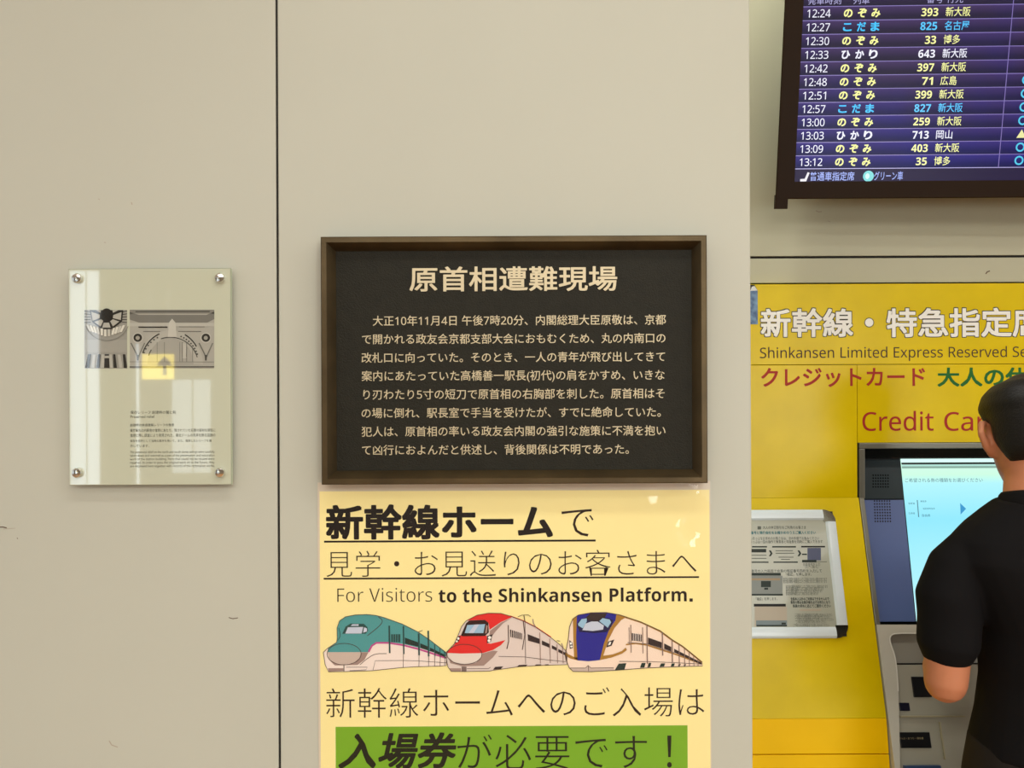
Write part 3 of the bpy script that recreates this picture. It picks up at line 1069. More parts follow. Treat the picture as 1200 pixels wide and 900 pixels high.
mb.flat([(sx0 - 3.5 * k, sy0 - 3 * k), (sx0 + 1.2 * k, sy0 - 3 * k), (sx0 + 3.6 * k, sy0 + 3.5 * k), (sx0 + 2 * k, sy0 + 4 * k), (sx0, sy0 - 1 * k), (sx0 - 3.5 * k, sy0 - 1.2 * k)], 0.0008, glow('seat', (225, 222, 225)))
gx, gy = bx(1017.5, 206.5)
mb.disc(gx, gy, 4.2 * k, 4.2 * k, 0.0008, glow('green_disc', (90, 205, 205)))
mb.disc(gx - .8 * k, gy, 1.6 * k, 2.2 * k, 0.0010, glow('green_core', (200, 240, 230)))
mb.build('footer_row', scr)
for i in range(5, 12):
    mb = MB()
    y = r1 - pitch * i
    if i == 9:
        mb.flat([(c_mark - .010, y - .009), (c_mark + .012, y - .009), (c_mark + .001, y + .010)], 0.0008, glow('mark_white', (236, 232, 160)))
    else:
        n = 24
        vs = []
        for q in range(n):
            a = 2 * math.pi * q / n
            vs += [(c_mark + .001 + .0105 * math.cos(a), y + .0105 * math.sin(a), .0008), (c_mark + .001 + .0068 * math.cos(a), y + .0068 * math.sin(a), .0008)]
        mb.add(vs, [[2 * q, 2 * ((q + 1) % n), 2 * ((q + 1) % n) + 1, 2 * q + 1] for q in range(n)], glow('mark_cyan', (70, 200, 235)))
    mb.build('vacancy_mark', scr)

# ------------------------------------------------------------------ ticket machine
M_YEL = mat('yellow_enamel', (227, 200, 0), rough=0.27, spec=0.2, noise=0.1, nscale=9, bump=0.03, bscale=14)
M_YEL2 = mat('yellow_kick_panel', (255, 205, 0), rough=0.42, spec=0.12, noise=0.05, nscale=7)
M_RIM = mat('machine_rim', (118, 118, 106), rough=0.35, metal=0.4)
M_GLOSS = mat('black_glass', (9, 14, 16), rough=0.06, spec=0.6)
M_CHAR = mat('charcoal_panel', (20, 40, 44), rough=0.4, spec=0.3)
M_SLATE = mat('slate_blue_panel', (88, 108, 160), rough=0.38, metal=0.1)
M_BODY = mat('machine_grey', (196, 196, 182), rough=0.45, noise=0.04, nscale=8)
M_BODY2 = mat('machine_grey_inner', (156, 156, 144), rough=0.5)
M_CORE = mat('machine_core', (30, 28, 26), rough=0.7)
t = thing('ticket_machine', 'yellow bullet train ticket machine with bright blue touch screen in the recess', 'ticket machine', Frame((1.2, YM, 0), (1, 0, 0), (0, 0, 1)))


def on(frame, o, par=None):
    """seat a part that was drawn on another surface under the machine"""
    o.parent = par or t
    bpy.context.view_layer.update()
    o.matrix_parent_inverse = o.parent.matrix_world.inverted()
    o.matrix_world = frame.mat()
    return o


XL, XR = 0.44, 2.3
XO, XO2 = FASC.at(1006.3, 560)[0], 1.62       # opening
zt = FASC.at(1040, 332.5)[1]
zseam = FASC.at(950, 427.5)[1]
zfold = 1.39 - 1.68
zop = FASC.at(1060, 518.5)[1]
xs = FASC.at(1004.6, 480)[0]
g = 0.0006
mb = MB()
mb.box(XL, XR, zseam + g, zt, -0.02, 0, M_YEL, 0.001)
head = on(FASC, mb.build('header_panel', t, 40))
mb = MB()
mb.box(XL, xs - g, zfold, zseam - g, -0.02, 0, M_YEL, 0.0008)
on(FASC, mb.build('side_panel', t, 40))
mb = MB()
mb.prism([(xs + g, zseam - g), (xs + g, zop), (XO2, zop), (XO2, zfold), (XR, zfold), (XR, zseam - g)], -0.02, 0, M_YEL)
front = on(FASC, mb.build('front_panel', t, 40))
ysk = SLOPE.at(960, 842)[1]
mb = MB()
mb.box(XL, XO, ysk, 0, -0.02, 0, M_YEL, 0.0008)
on(SLOPE, mb.build('sloping_panel', t, 40))
mb = MB()
mb.box(XO2, XR, ysk, 0, -0.02, 0, M_YEL, 0.0008)
on(SLOPE, mb.build('sloping_panel', t, 40))
# kick panel below the slope, steeper
p0 = SLOPE.o + SLOPE.v * ysk
T4 = math.radians(9)
KICK = Frame(p0, (1, 0, 0), (0, math.sin(T4), math.cos(T4)))
yk = KICK.at(960, 884)[1]
kb = -p0.z / math.cos(T4)
mb = MB()
mb.box(XL, XO, yk + .001, -0.0004, -0.02, 0, M_YEL2, 0.001)
on(KICK, mb.build('kick_panel', t, 40))
mb = MB()
mb.box(XL, XO, kb + .012, yk - .001, -0.02, 0, M_YEL2, 0.001)
on(KICK, mb.build('kick_panel', t, 40))
mb = MB()
mb.box(XO2, XR, kb + .012, -0.0004, -0.02, 0, M_YEL2, 0.001)
on(KICK, mb.build('kick_panel', t, 40))
mb = MB()
mb.box(XL, XR, 0.002, 1.93, 0, 0.35, M_CORE)
o = mb.build('cabinet', t)
o.matrix_world = Matrix(((1, 0, 0, 0), (0, 0, 1, 2.36), (0, 1, 0, 0), (0, 0, 0, 1)))
o = on(Frame((0, 2.36, 0)), o)
o.matrix_world = Frame((0, 2.71, 0), (1, 0, 0), (0, 0, 1)).mat()
SIDE = Frame((0, 0, 0), (0, 1, 0), (0, 0, 1))              # profile of the cabinet seen from the side
pk = KICK.o + KICK.v * (kb + .012)
prof = [(YM, 1.68 + zt), (YM, 1.39), (p0.y, p0.z), (pk.y, pk.z), (2.36, pk.z), (2.36, 1.68 + zt)]
prof = [(y + (.021 if y < 2.3 else 0), z) for y, z in prof]
for x in (XL, XR - .02, XO + .0, XO2):
    mb = MB()
    mb.prism(prof if x in (XL, XR - .02) else [q for q in prof if True], x, x + .018, M_YEL if x in (XL, XR - .02) else M_CORE)
    if x in (XO, XO2):
        mb = MB()
        low = [(y, z) for y, z in prof if z < 1.2]
        mb.prism([(p0.y + .03, p0.z - .02)] + [(y + .01, z) for y, z in prof[3:5]] + [(2.36, p0.z - .02)], x, x + .018, M_CORE)
    on(SIDE, mb.build('cabinet_side', t))
mb = MB()
mb.box(XO + .02, XO2 - .002, kb + .012, KICK.at(1100, 965)[1], -0.04, -0.015, mat('machine_grey_plinth', (150, 149, 134), rough=.5), .001)
on(KICK, mb.build('lower_panel', t, 40))
# rim
rw = 0.0155
mb = MB()
mb.box(XO + .001, XO2, zop - rw, zop - .001, -0.09, 0.002, M_RIM, 0.002)
mb.box(XO + .001, XO + rw, zfold - .002, zop - rw, -0.09, 0.002, M_RIM, 0.002)
on(FASC, mb.build('rim', t, 40))
mb = MB()
mb.box(XO + .001, XO + rw * .85, SLOPE.at(1030, 733)[1], 0, -0.07, 0.002, M_RIM, 0.002)
on(SLOPE, mb.build('rim', t, 40))
# deck holding the display
ay = [ATM.at(1100, q)[1] for q in (512, 536.8, 585, 729)]
ax0 = XO + rw * .5
mb = MB()
mb.box(ax0, XO2, ay[3], ay[0], -0.03, -0.004, M_CORE)
on(ATM, mb.build('display_deck', t))
mb = MB()
mb.box(ax0, XO2, ay[1], ay[0], -0.01, 0.004, M_GLOSS, 0.001)
on(ATM, mb.build('canopy_glass', t, 40))
sxl = ATM.at(1056, 540)[0]
mb = MB()
mb.box(ax0, sxl - .004, ay[2] + .001, ay[1] - .003, -0.01, 0.001, M_CHAR, 0.001)
spk = on(ATM, mb.build('speaker_panel', t, 40))
mb = MB()
for i in range(7):
    for j in range(5):
        px, py = 1023 + i * 2.9, 557 + j * 3.4
        c = ATM.at(px, py)
        mb.disc(c[0], c[1], .0021, .0023, .0014, mat('grille_black', (3, 4, 5), rough=.9, spec=.1), 8)
on(ATM, mb.build('speaker_grille'), spk)
mb = MB()
mb.box(ax0, sxl - .004, ay[3] + .001, ay[2] - .001, -0.01, 0.001, M_SLATE, 0.002)
slate = on(ATM, mb.build('slate_panel', t, 40))
mb = MB()
for i in range(7):
    for j in range(8):
        c = ATM.at(1024.5 + i * 2.95 + j * .14, 587.2 + j * 3.4)
        mb.disc(c[0], c[1], .0021, .0024, .0014, mat('grille_hole', (18, 20, 40), rough=.7), 8)
on(ATM, mb.build('speaker_grille'), slate)
# screen
sc_top = ATM.at(1100, 537.5)[1]
sc_bot = ATM.at(1100, 728)[1]
sxr = 1.50
mb = MB()
S_MAIN = glow('touch_screen', (158, 234, 250), 1.12)
S_TOP = glow('screen_top', (214, 252, 246), 1.1)
S_GREEN = glow('screen_green', (196, 250, 214), 1.1)
ys = [ATM.at(1100, q)[1] for q in (537.5, 542, 543.8, 546, 548.5, 556)]
m = bpy.data.materials.new('touch_screen_picture')
m.use_nodes = True
nt = m.node_tree
p = nt.nodes['Principled BSDF']
p.inputs['Base Color'].default_value = (0.004, 0.004, 0.006, 1)
p.inputs['Roughness'].default_value = 0.2
tc = nt.nodes.new('ShaderNodeTexCoord')
sp = nt.nodes.new('ShaderNodeSeparateXYZ')
nt.links.new(tc.outputs['Object'], sp.inputs[0])
fac = math_node('DIVIDE', math_node('SUBTRACT', sp.outputs['Y'], sc_bot), sc_top - sc_bot)
q = [(v - sc_bot) / (sc_top - sc_bot) for v in ys]
cr = ramp(fac, [(0.0, (196, 246, 250)), (0.25, (172, 240, 252)), (0.62, (140, 228, 248)), (0.84, (172, 240, 248)), (q[5], (200, 250, 222)),
                (1.0, (206, 250, 234))])
nt.links.new(cr, p.inputs['Emission Color'])
p.inputs['Emission Strength'].default_value = 1.05
mb.box(sxl, sxr, sc_bot, sc_top, -0.006, 0.0, m)
touch = on(ATM, mb.build('touch_screen', t))
mb = MB()
for q0, q1, mm in ((537.6, 541.9, S_TOP), (541.9, 544.2, mat('screen_rule', (20, 44, 48), rough=.3)), (544.2, 546.4, glow('screen_band', (176, 226, 214))), (546.4, 548.8, glow('screen_band_dark', (132, 168, 156)))):
    yb2, yt2 = ATM.at(1100, q1)[1], ATM.at(1100, q0)[1]
    mb.flat([(sxl, yb2), (sxr, yb2), (sxr, yt2), (sxl, yt2)], .0004, mm)
G_T = glow('screen_text', (66, 112, 130), 1.0)
write(mb, ATM, 'ご希望される券の種類をお選びください', 1060.5, 1151.5, G_T, 0.0005, y0=560.3, y1=565, off=0.0)
write(mb, ATM, '乗車券', 1078.5, 1085.5, glow('screen_ink', (30, 90, 120)), 0.0005, yc=587.5)
write(mb, ATM, '指定席特急券', 1081.5, 1095.5, glow('screen_ink', (30, 90, 120)), 0.0005, yc=596)
write(mb, ATM, '自由席', 1080.5, 1090, glow('screen_ink', (30, 90, 120)), 0.0005, yc=604)
write(mb, ATM, '新幹線', 1064.5, 1072, G_T, 0.0005, yc=590)
write(mb, ATM, '在来線', 1064.5, 1072, G_T, 0.0005, yc=601.5)
a = [ATM.at(x, y) for x, y in ((1125, 589.5), (1125.6, 603), (1132, 596.2))]
mb.flat(a, 0.0005, glow('screen_arrow', (40, 150, 205)))
mb.stroke([ATM.at(1074.8, 586), ATM.at(1076.5, 606)], 0.0022, 0.0005, G_T)
on(ATM, mb.build('screen_text'), touch)
# grey money unit below the display
mb = MB()
e = [SLOPE.at(x, y) for x, y in ((1026.5, 732), (1340, 732), (1340, 741.5), (1052, 741.5), (1045, 743), (1041.5, 747), (1043, 755), (1048, 768), (1050.5, 785), (1052, 810), (1053, 850), (1053.5, 960), (1050, 960))]
e = [(min(max(x, XO + .003), XO2), y) for x, y in e]
e[-1] = (XO + .003, e[-1][1])
mb.prism(e, -0.03, 0.004, M_BODY)
on(SLOPE, mb.build('money_unit_border', t, 40))
mb = MB()
rim = [SLOPE.at(x, y, .004) for x, y in ((1075, 742), (1052, 742), (1045, 743.4), (1042.2, 747.5), (1043.6, 755), (1048.6, 768), (1051, 785), (1052.5, 810))]
mb.stroke(chaikin(rim, 2, False), 0.0028, 0.0046, mat('edge_highlight', (226, 228, 218), rough=.25))  # pale ribbon paints the highlight on the inner bevel
on(SLOPE, mb.build('edge_highlight', t))
xin = SLOPE.at(1040, 780)[0]
yy = [SLOPE.at(1100, q, -.02)[1] for q in (741, 777, 779, 838, 960)]
mb = MB()
mb.box(xin, XO2, yy[1], yy[0] + .01, -0.045, -0.028, M_BODY2)
mb.box(xin, XO2, yy[4], yy[2], -0.045, -0.02, mat('machine_grey_lower', (164, 163, 146), rough=.5), 0.0015)
on(SLOPE, mb.build('money_unit', t, 40))


def slot(name, x0, x1, y0, y1, m, dz=.003):
    a, b = SLOPE.at(x0, (y0 + y1) / 2, -.02), SLOPE.at(x1, (y0 + y1) / 2, -.02)
    c, d = SLOPE.at((x0 + x1) / 2, y1, -.02)[1], SLOPE.at((x0 + x1) / 2, y0, -.02)[1]
    mb = MB()
    mb.box(a[0], b[0], c, d, -0.022, -0.02 + dz, m, 0.001)
    return on(SLOPE, mb.build(name, t, 40))


M_SLOT = mat('slot_black', (10, 10, 12), rough=.35)
slot('banknote_slot', 1069, 1090, 793, 817, M_SLOT)
slot('coin_slot', 1053.8, 1065.5, 823.5, 833, mat('coin_blue_black', (18, 20, 40), rough=.3))
receipt = slot('receipt_slot', 1054.3, 1090, 858, 876.5, M_SLOT)
mb = MB()
write(mb, SLOPE, 'きっぷ・おつり・領収書', 1057, 1086, ink('gold_text', (170, 156, 120)), -0.0165, yc=866)
on(SLOPE, mb.build('slot_label'), receipt)
slot('ledge', 1053.8, 1130, 838.5, 840.5, mat('ledge_light', (166, 160, 130), rough=.4), .006)
slot('side_rib', 1103, 1105, 846, 890, mat('ledge_light', (166, 160, 130), rough=.4), .004)
slot('coin_tray', 1059, 1101, 896.5, 912, mat('tray_blue', (54, 76, 116), rough=.3), .012)
# lettering on the yellow front
def fascia(name, s, x0, x1, m, z=.0004, **k):
    fr_top = k['y1'] < 427
    mb = MB()
    write(mb, FASC, s, x0, x1, m, z, **k)
    return on(FASC, mb.build(name), head if fr_top else front)


M_WH, M_OUT = ink('sign_white', (246, 246, 238)), ink('sign_outline', (60, 58, 42))
fascia('sign_outline', '新幹線', 890.3, 1000.8, M_OUT, .0003, y0=360, y1=396, off=0.046)
fascia('sign_lettering', '新幹線', 891.3, 999.8, M_WH, .0007, y0=361.2, y1=395, off=0.022)
fascia('sign_outline', '特急指定席', 1037.8, 1223.2, M_OUT, .0003, y0=359.6, y1=396, off=0.046)
fascia('sign_lettering', '特急指定席', 1038.8, 1222.2, M_WH, .0007, y0=360.8, y1=395, off=0.022)
mb = MB()
c = FASC.at(1018.5, 378)
mb.disc(c[0], c[1], .0125, .0125, .0003, M_OUT)
mb.disc(c[0], c[1], .0105, .0105, .0007, M_WH)
on(FASC, mb.build('sign_dot'), head)
fascia('sign_lettering', sans('Shinkansen Limited Express Reserved Seat'), 890.5, 1219, ink('sign_brown', (74, 52, 14)), .0004, y0=406, y1=423, off=0.002)
fascia('sign_lettering', 'クレジットカード', 892, 1084, ink('sign_red', (170, 44, 22)), .0004, y0=430.8, y1=453.5, off=0.018)
fascia('sign_lettering', '大人の休日', 1098.5, 1228, ink('sign_green', (22, 104, 34)), .0004, y0=430.5, y1=453, off=0.026)
fascia('sign_lettering', sans('Credit'), 1010.5, 1094, ink('sign_crimson', (168, 36, 20)), .0004, y0=481.5, y1=505, off=0.004)
fascia('sign_lettering', sans('Card'), 1106.5, 1173, ink('sign_crimson', (168, 36, 20)), .0004, y0=481.5, y1=505, off=0.004)

# blue sticker half hidden by the pier
fr = moved_to(FASC, 876, 380)
M_STK = mat('blue_print', (24, 66, 112), rough=.35, noise=.8, nscale=60, col2=(120, 160, 190))
t2 = thing('blue_sticker', 'blue printed sticker beside the pier at the top left of the ticket machine', 'sticker', fr)
mb = MB()
mb.box(fr.at(856, 360)[0], fr.at(887.8, 360)[0], 0, fr.at(880, 340)[1], 0.0002, 0.0012, M_STK)
mb.build('sheet', t2)
mb = MB()
mb.flat([fr.at(x, y) for x, y in ((856, 340.2), (887.8, 340.2), (884, 333.8), (856, 333.8))], 0.0012, ink('sticker_black', (28, 26, 22)))
mb.flat([fr.at(x, y) for x, y in ((879, 341), (887.6, 340.5), (884, 335), (881, 336))], 0.0014, ink('sticker_white', (220, 224, 220)))
mb.build('sheet_top', t2)

# ------------------------------------------------------------------ framed notice on the sloping panel
fr = moved_to(SLOPE, 940, 750).moved(0, 0, 0.0006)
t = thing('framed_notice', 'silver snap frame notice with small print on the sloping yellow panel', 'notice', fr)
M_ALU = mat('brushed_aluminium', (226, 241, 247), rough=.22, metal=.0)
M_NPAPER = mat('notice_paper', (176, 182, 166), rough=.35, coat=.3)
LIFT = .012
a = fr.at(979.5, 605, LIFT)
xr_, yt_ = a[0], fr.at(930, 597, LIFT)[1]
yb_ = fr.at(940, 748, LIFT)[1]
xl_ = xr_ - .44
fw = .026
mb = MB()
mb.box(xl_ + .004, xr_ - .004, yb_ + .004, yt_ - .004, 0.0, .004, M_CORE)
mb.build('backing', t)
mb = MB()
mb.box(xl_ + fw - .003, xr_ - fw + .003, yb_ + fw - .003, yt_ - fw + .003, .004, .006, M_NPAPER)
nsheet = mb.build('notice_sheet', t)


def rail(x0, x1, y0, y1, horiz):
    mb = MB()
    w = (y1 - y0) if horiz else (x1 - x0)
    prof = [(0, 0.0), (0, .007), (w * .18, .0115), (w * .5, LIFT), (w * .85, .010), (w, .007), (w, .005)]
    A, B = [], []
    for d, z in prof:
        if horiz:
            A.append((x0, y0 + d, z)); B.append((x1, y0 + d, z))
        else:
            A.append((x0 + d, y0, z)); B.append((x0 + d, y1, z))
    n = len(prof)
    fs = [[i, i + 1, n + i + 1, n + i] for i in range(n - 1)] + [list(range(n)), list(range(n, 2 * n))[::-1]]
    if horiz:
        fs = [f[::-1] for f in fs]
    mb.add(A + B, fs, M_ALU)
    mb.build('frame_rail', t, 30)


cs = .030
rail(xl_ + cs, xr_ - cs, yt_ - fw, yt_, True)
rail(xl_ + cs, xr_ - cs, yb_, yb_ + fw, True)
rail(xl_, xl_ + fw, yb_ + cs, yt_ - cs, False)
rail(xr_ - fw, xr_, yb_ + cs, yt_ - cs, False)
for sx_, sy_ in ((1, 1), (1, -1), (-1, 1), (-1, -1)):
    mb = MB()
    cx = xr_ - cs if sx_ > 0 else xl_ + cs
    cy = yt_ - cs if sy_ > 0 else yb_ + cs
    pts = [(cx, cy)] + [(cx + sx_ * cs * math.cos(a), cy + sy_ * cs * math.sin(a)) for a in [i * math.pi / 2 / 8 for i in range(9)]]
    mb.prism(pts, 0.0, .009, mat('corner_cap', (120, 122, 108), rough=.15, metal=.9))
    mb.build('corner_cap', t, 30)
NZ = .0063
mb = MB()
D1, D2, TL = ink('notice_dark', (44, 56, 52)), ink('notice_grey', (96, 104, 96)), ink('notice_teal', (28, 112, 122))
poly, line, rect, oval, arc = pic(mb, fr, 870, 580, 8.571)
rect(90, 517, 240, 531, D1, NZ)
rect(292, 517, 530, 531, D1, NZ)
rect(582, 515, 822, 530, ink('notice_black', (18, 20, 20)), NZ)
rect(-60, 545, 232, 580, D1, NZ)
for x0, x1, y in ((-60, 235, 608), (-60, 235, 640), (325, 500, 563), (325, 512, 588), (355, 505, 628), (380, 470, 650)):
    line([(x0, y), (x1, y)], 7, D2, NZ)
rect(-60, 672, 255, 684, D1, NZ)
rect(305, 672, 548, 684, D1, NZ)
for cx in (258, 545):
    poly([(cx, 560), (cx + 20, 560), (cx + 38, 590), (cx + 20, 618), (cx, 618), (cx + 18, 590)], D1, NZ)
rect(645, 535, 780, 660, ink('notice_blue', (92, 100, 128)), NZ)
rect(590, 592, 640, 606, D1, NZ)
rect(592, 655, 735, 680, D1, NZ + .0002)
line([(592, 674), (840, 674)], 4, D1, NZ)
rect(-60, 785, 378, 812, D1, NZ)
rect(145, 318, 180, 350, D2, NZ)
poly, line, rect, oval, arc = pic(mb, fr, 870, 670, 8.571)
rect(-60, 42, 395, 240, ink('notice_screen', (140, 148, 144)), NZ)
rect(-60, 68, 370, 88, ink('notice_tan', (170, 150, 120)), NZ + .0002)
rect(180, 95, 278, 156, D1, NZ + .0002)
rect(212, 162, 250, 182, D1, NZ + .0002)
rect(-60, 224, 398, 241, D1, NZ + .0002)
rect(108, 324, 428, 351, ink('notice_black', (18, 20, 20)), NZ)
rect(116, 351, 440, 552, ink('notice_beige', (186, 178, 160)), NZ)
rect(130, 490, 440, 550, ink('notice_bluegrey', (126, 142, 146)), NZ + .0002)
rect(135, 535, 440, 551, D1, NZ + .0003)
rect(385, 512, 428, 532, D1, NZ + .0003)
rect(565, 376, 780, 396, ink('notice_beige', (186, 178, 160)), NZ)
mb.build('notice_pictures', nsheet)


def note(s, x0, x1, y, m, off=0.0):
    mb = MB()
    write(mb, fr, s, x0, x1, m, NZ, y0=y - 1.9, y1=y + 1.9, off=off)
    return mb.build('notice_text', nsheet)


note('大人の休日割引をご利用のお客さま', 893, 943.5, 618.5, D1)
note('会員番号と発行会社をお確かめのうえご購入ください', 872, 955, 624.6, TL, .02)
note('会員のきっぷをお求めのお客さまは、次の手順でお進みください', 872, 959, 631.2, D1)
note('割引きっぷは一回の操作で乗車券と特急券を同時にご購入できます', 872, 963, 635.2, D1)
note('会員番号を入力', 940, 960, 661.8, D2)
note('次へ進む', 942, 958, 664.4, D2)
note('暗証番号の入力画面で会員の暗証番号四桁を入力して', 872, 962, 669.3, D1)
note('「確認」を押します。', 920, 950, 673.3, D1)
for i, (x0, x1, y) in enumerate(((917, 968, 678.8), (917, 968, 681.8), (920, 969, 687.6), (920, 964, 690.2), (920, 962.5, 692.9), (920, 958, 696))):
    note('割引証の期限や乗車日によりご利用になれない場合があります', x0, x1, y, D2)
note('「確認」を押します。', 885, 910, 702, D1)
note('会員本人以外のご利用はできませんので', 925.5, 970.5, 702, D1, .02)
note('乗車の際は会員手帳を必ずお持ちになり', 925.5, 971.5, 706, D1, .02)
note('係員の求めに応じてご提示ください', 928, 972.5, 710.2, D1, .02)
for x0, x1, y in ((930.5, 974, 720.8), (930.5, 970.5, 723.2), (931, 976, 726), (932, 967, 729), (928.5, 970.5, 733)):
    note('ご不明な点は駅係員までお問い合わせください', x0, x1, y, D2)

# ------------------------------------------------------------------ the person at the machine
M_SKIN = mat('skin', (196, 128, 92), rough=.5, spec=.4, noise=.08, nscale=30)
M_SKIN.node_tree.nodes['Principled BSDF'].inputs['Subsurface Weight'].default_value = .08
M_SKIN.node_tree.nodes['Principled BSDF'].inputs['Subsurface Radius'].default_value = (.01, .004, .002)
M_HAIR = mat('black_hair', (16, 14, 13), rough=.5, spec=.35, bump=.6, bscale=260)
M_SHIRT = mat('black_polo', (15, 14, 15), rough=.85, spec=.15, bump=.25, bscale=35)
M_TROU = mat('dark_trousers', (34, 30, 27), rough=.85, spec=.2, bump=.2, bscale=40)
M_SHOE = mat('black_shoes', (16, 15, 15), rough=.35)
PX, PY = 1.03, 1.667
person = thing('person', 'person in a black polo shirt standing at the ticket machine with back turned', 'person', loc=(PX, PY, 0))


def sections(mb, secs, m, n=28, pw=2.3):
    rings = []
    for (z, cx, cy, rx, ry) in secs:
        r = []
        for i in range(n):
            a = 2 * math.pi * i / n
            c, s = math.cos(a), math.sin(a)
            r.append((cx + rx * math.copysign(abs(c) ** (2 / pw), c), cy + ry * math.copysign(abs(s) ** (2 / pw), s), z))
        rings.append(r)
    mb.loft(rings, m)


def fused(name, mb, voxel, parent, m, smooth=6, fac=.5):
    """one continuous skin around overlapping volumes"""
    o = mb.build(name + '_raw')
    r = o.modifiers.new('r', 'REMESH')
    r.mode = 'VOXEL'
    r.voxel_size = voxel
    s = o.modifiers.new('s', 'SMOOTH')
    s.factor = fac
    s.iterations = smooth
    bpy.context.view_layer.update()
    me = bpy.data.meshes.new_from_object(o.evaluated_get(bpy.context.evaluated_depsgraph_get()))
    bpy.data.objects.remove(o)
    me.materials.clear()
    me.materials.append(m)
    me.polygons.foreach_set('material_index', [0] * len(me.polygons))
    me.polygons.foreach_set('use_smooth', [True] * len(me.polygons))
    me.name = name
    q = bpy.data.objects.new(name, me)
    COL.objects.link(q)
    q.parent = parent
    return q


HC = Vector((0.004, 0.035, 1.572))          # middle of the head
TILT = Matrix.Rotation(math.radians(-12), 3, 'X') @ Matrix.Rotation(math.radians(-14), 3, 'Z')
# head: heights measured from the middle; half width, front reach, back reach
HS = [(-.118, .022, .066, -.020), (-.108, .038, .082, -.005), (-.090, .052, .090, .030), (-.065, .062, .092, .062), (-.035, .069, .091, .084), (0, .0735, .090, .096),
      (.030, .0755, .090, .101), (.060, .0735, .083, .099), (.085, .064, .068, .086), (.103, .046, .046, .062), (.113, .022, .022, .032)]


def head_ring(z, rx, fy, by, n=32, grow=0.0, gfun=None):
    r = []
    for i in range(n):
        a = 2 * math.pi * i / n
        c, s = math.cos(a), math.sin(a)
        ry = fy if s > 0 else by
        gr = grow if gfun is None else gfun(a, z)
        q = Vector(((rx + gr) * c, (max(ry, .004) + gr) * s, z))
        r.append(HC + TILT @ q)
    return r


def hand(mb, wrist, d, up, side, pose, m):
    """palm and five fingers; d along the palm, up the back of the hand, side towards the thumb"""
    d, up = Vector(d).normalized(), Vector(up).normalized()
    sd = d.cross(up).normalized()
    if sd.dot(Vector(side)) < 0:
        sd = -sd
    w = Vector(wrist)
    mb.tube([w, w + d * .035, w + d * .07, w + d * .088], [(.021, .016), (.030, .015), (.038, .013), (.036, .011)], m, 16) if False else None
    rings = []
    for k_, (l, a, b) in enumerate(((-.02, .025, .019), (.01, .028, .017), (.045, .038, .015), (.075, .041, .0135), (.092, .038, .011))):
        rings.append([w + d * l + sd * a * math.cos(2 * math.pi * i / 16) + up * b * math.sin(2 * math.pi * i / 16) for i in range(16)])
    mb.loft(rings, m)
    lens = (.072, .080, .075, .058)
    for j in range(4):
        s0 = .029 - j * .0195
        base = w + d * .082 + sd * s0
        curl = pose[j]
        pts, ang = [base], 0.0
        dirv = d.copy()
        spread = sd * (0.12 - j * .08)
        for seg in (.45, .30, .25):
            ang += curl
            dv = (dirv + spread) * math.cos(ang) - up * math.sin(ang)
            pts.append(pts[-1] + dv.normalized() * lens[j] * seg)
        mb.tube(pts, [.0095, .009, .0082, .007], m, 10)
    tb = w + d * .022 + sd * .026
    p1 = tb + (d * .6 + sd * .7 - up * .25).normalized() * .038
    p2 = p1 + (d * .85 + sd * .25 - up * .35).normalized() * .030
    p3 = p2 + (d * .95 - up * .35).normalized() * .024
    mb.tube([tb, p1, p2, p3], [.014, .0115, .010, .008], m, 10)


mb = MB()
mb.loft([head_ring(*h) for h in HS], M_SKIN)
# nose, brow, lips, ears
f = lambda x, y, z_: HC + TILT @ Vector((x, y, z_))
mb.tube([f(0, .086, .012), f(0, .100, -.015), f(0, .108, -.034)], [.007, .010, .012], M_SKIN, 10)
mb.tube([f(-.040, .074, .022), f(0, .088, .026), f(.040, .074, .022)], [.008, .009, .008], M_SKIN, 10)
mb.tube([f(-.022, .084, -.062), f(0, .094, -.060), f(.022, .084, -.062)], [.005, .008, .005], M_SKIN, 10)
for s in (-1, 1):
    mb.tube([f(s * .072, .002, -.036), f(s * .084, -.010, -.022), f(s * .095, -.022, .006), f(s * .089, -.014, .028), f(s * .074, .006, .026)], [.008, .008, .0075, .0075, .006], M_SKIN, 10)
    mb.tube([f(s * .072, -.002, -.030), f(s * .076, -.004, .000), f(s * .073, .002, .018)], [.009, .010, .008], M_SKIN, 10)
# neck and trunk
mb.loft([[(c[0] + rx * math.cos(a), c[1] + ry * math.sin(a), c[2]) for a in [2 * math.pi * i / 24 for i in range(24)]]
         for c, rx, ry in (((-.004, .014, 1.53), .050, .052), ((-.008, .004, 1.49), .052, .055), ((-.010, -.006, 1.45), .058, .060), ((-.008, -.012, 1.41), .085, .065))], M_SKIN)
TORSO = [(.86, .035, .01, .150, .105), (.92, .038, .008, .152, .108), (1.0, .042, .002, .140, .098), (1.10, .042, -.002, .130, .096), (1.2, .034, -.006, .134, .104),
         (1.28, .020, -.008, .150, .104), (1.34, .004, -.008, .152, .094), (1.385, -.004, -.007, .115, .073), (1.41, -.010, -.006, .066, .058)]
sections(mb, TORSO, M_SKIN)
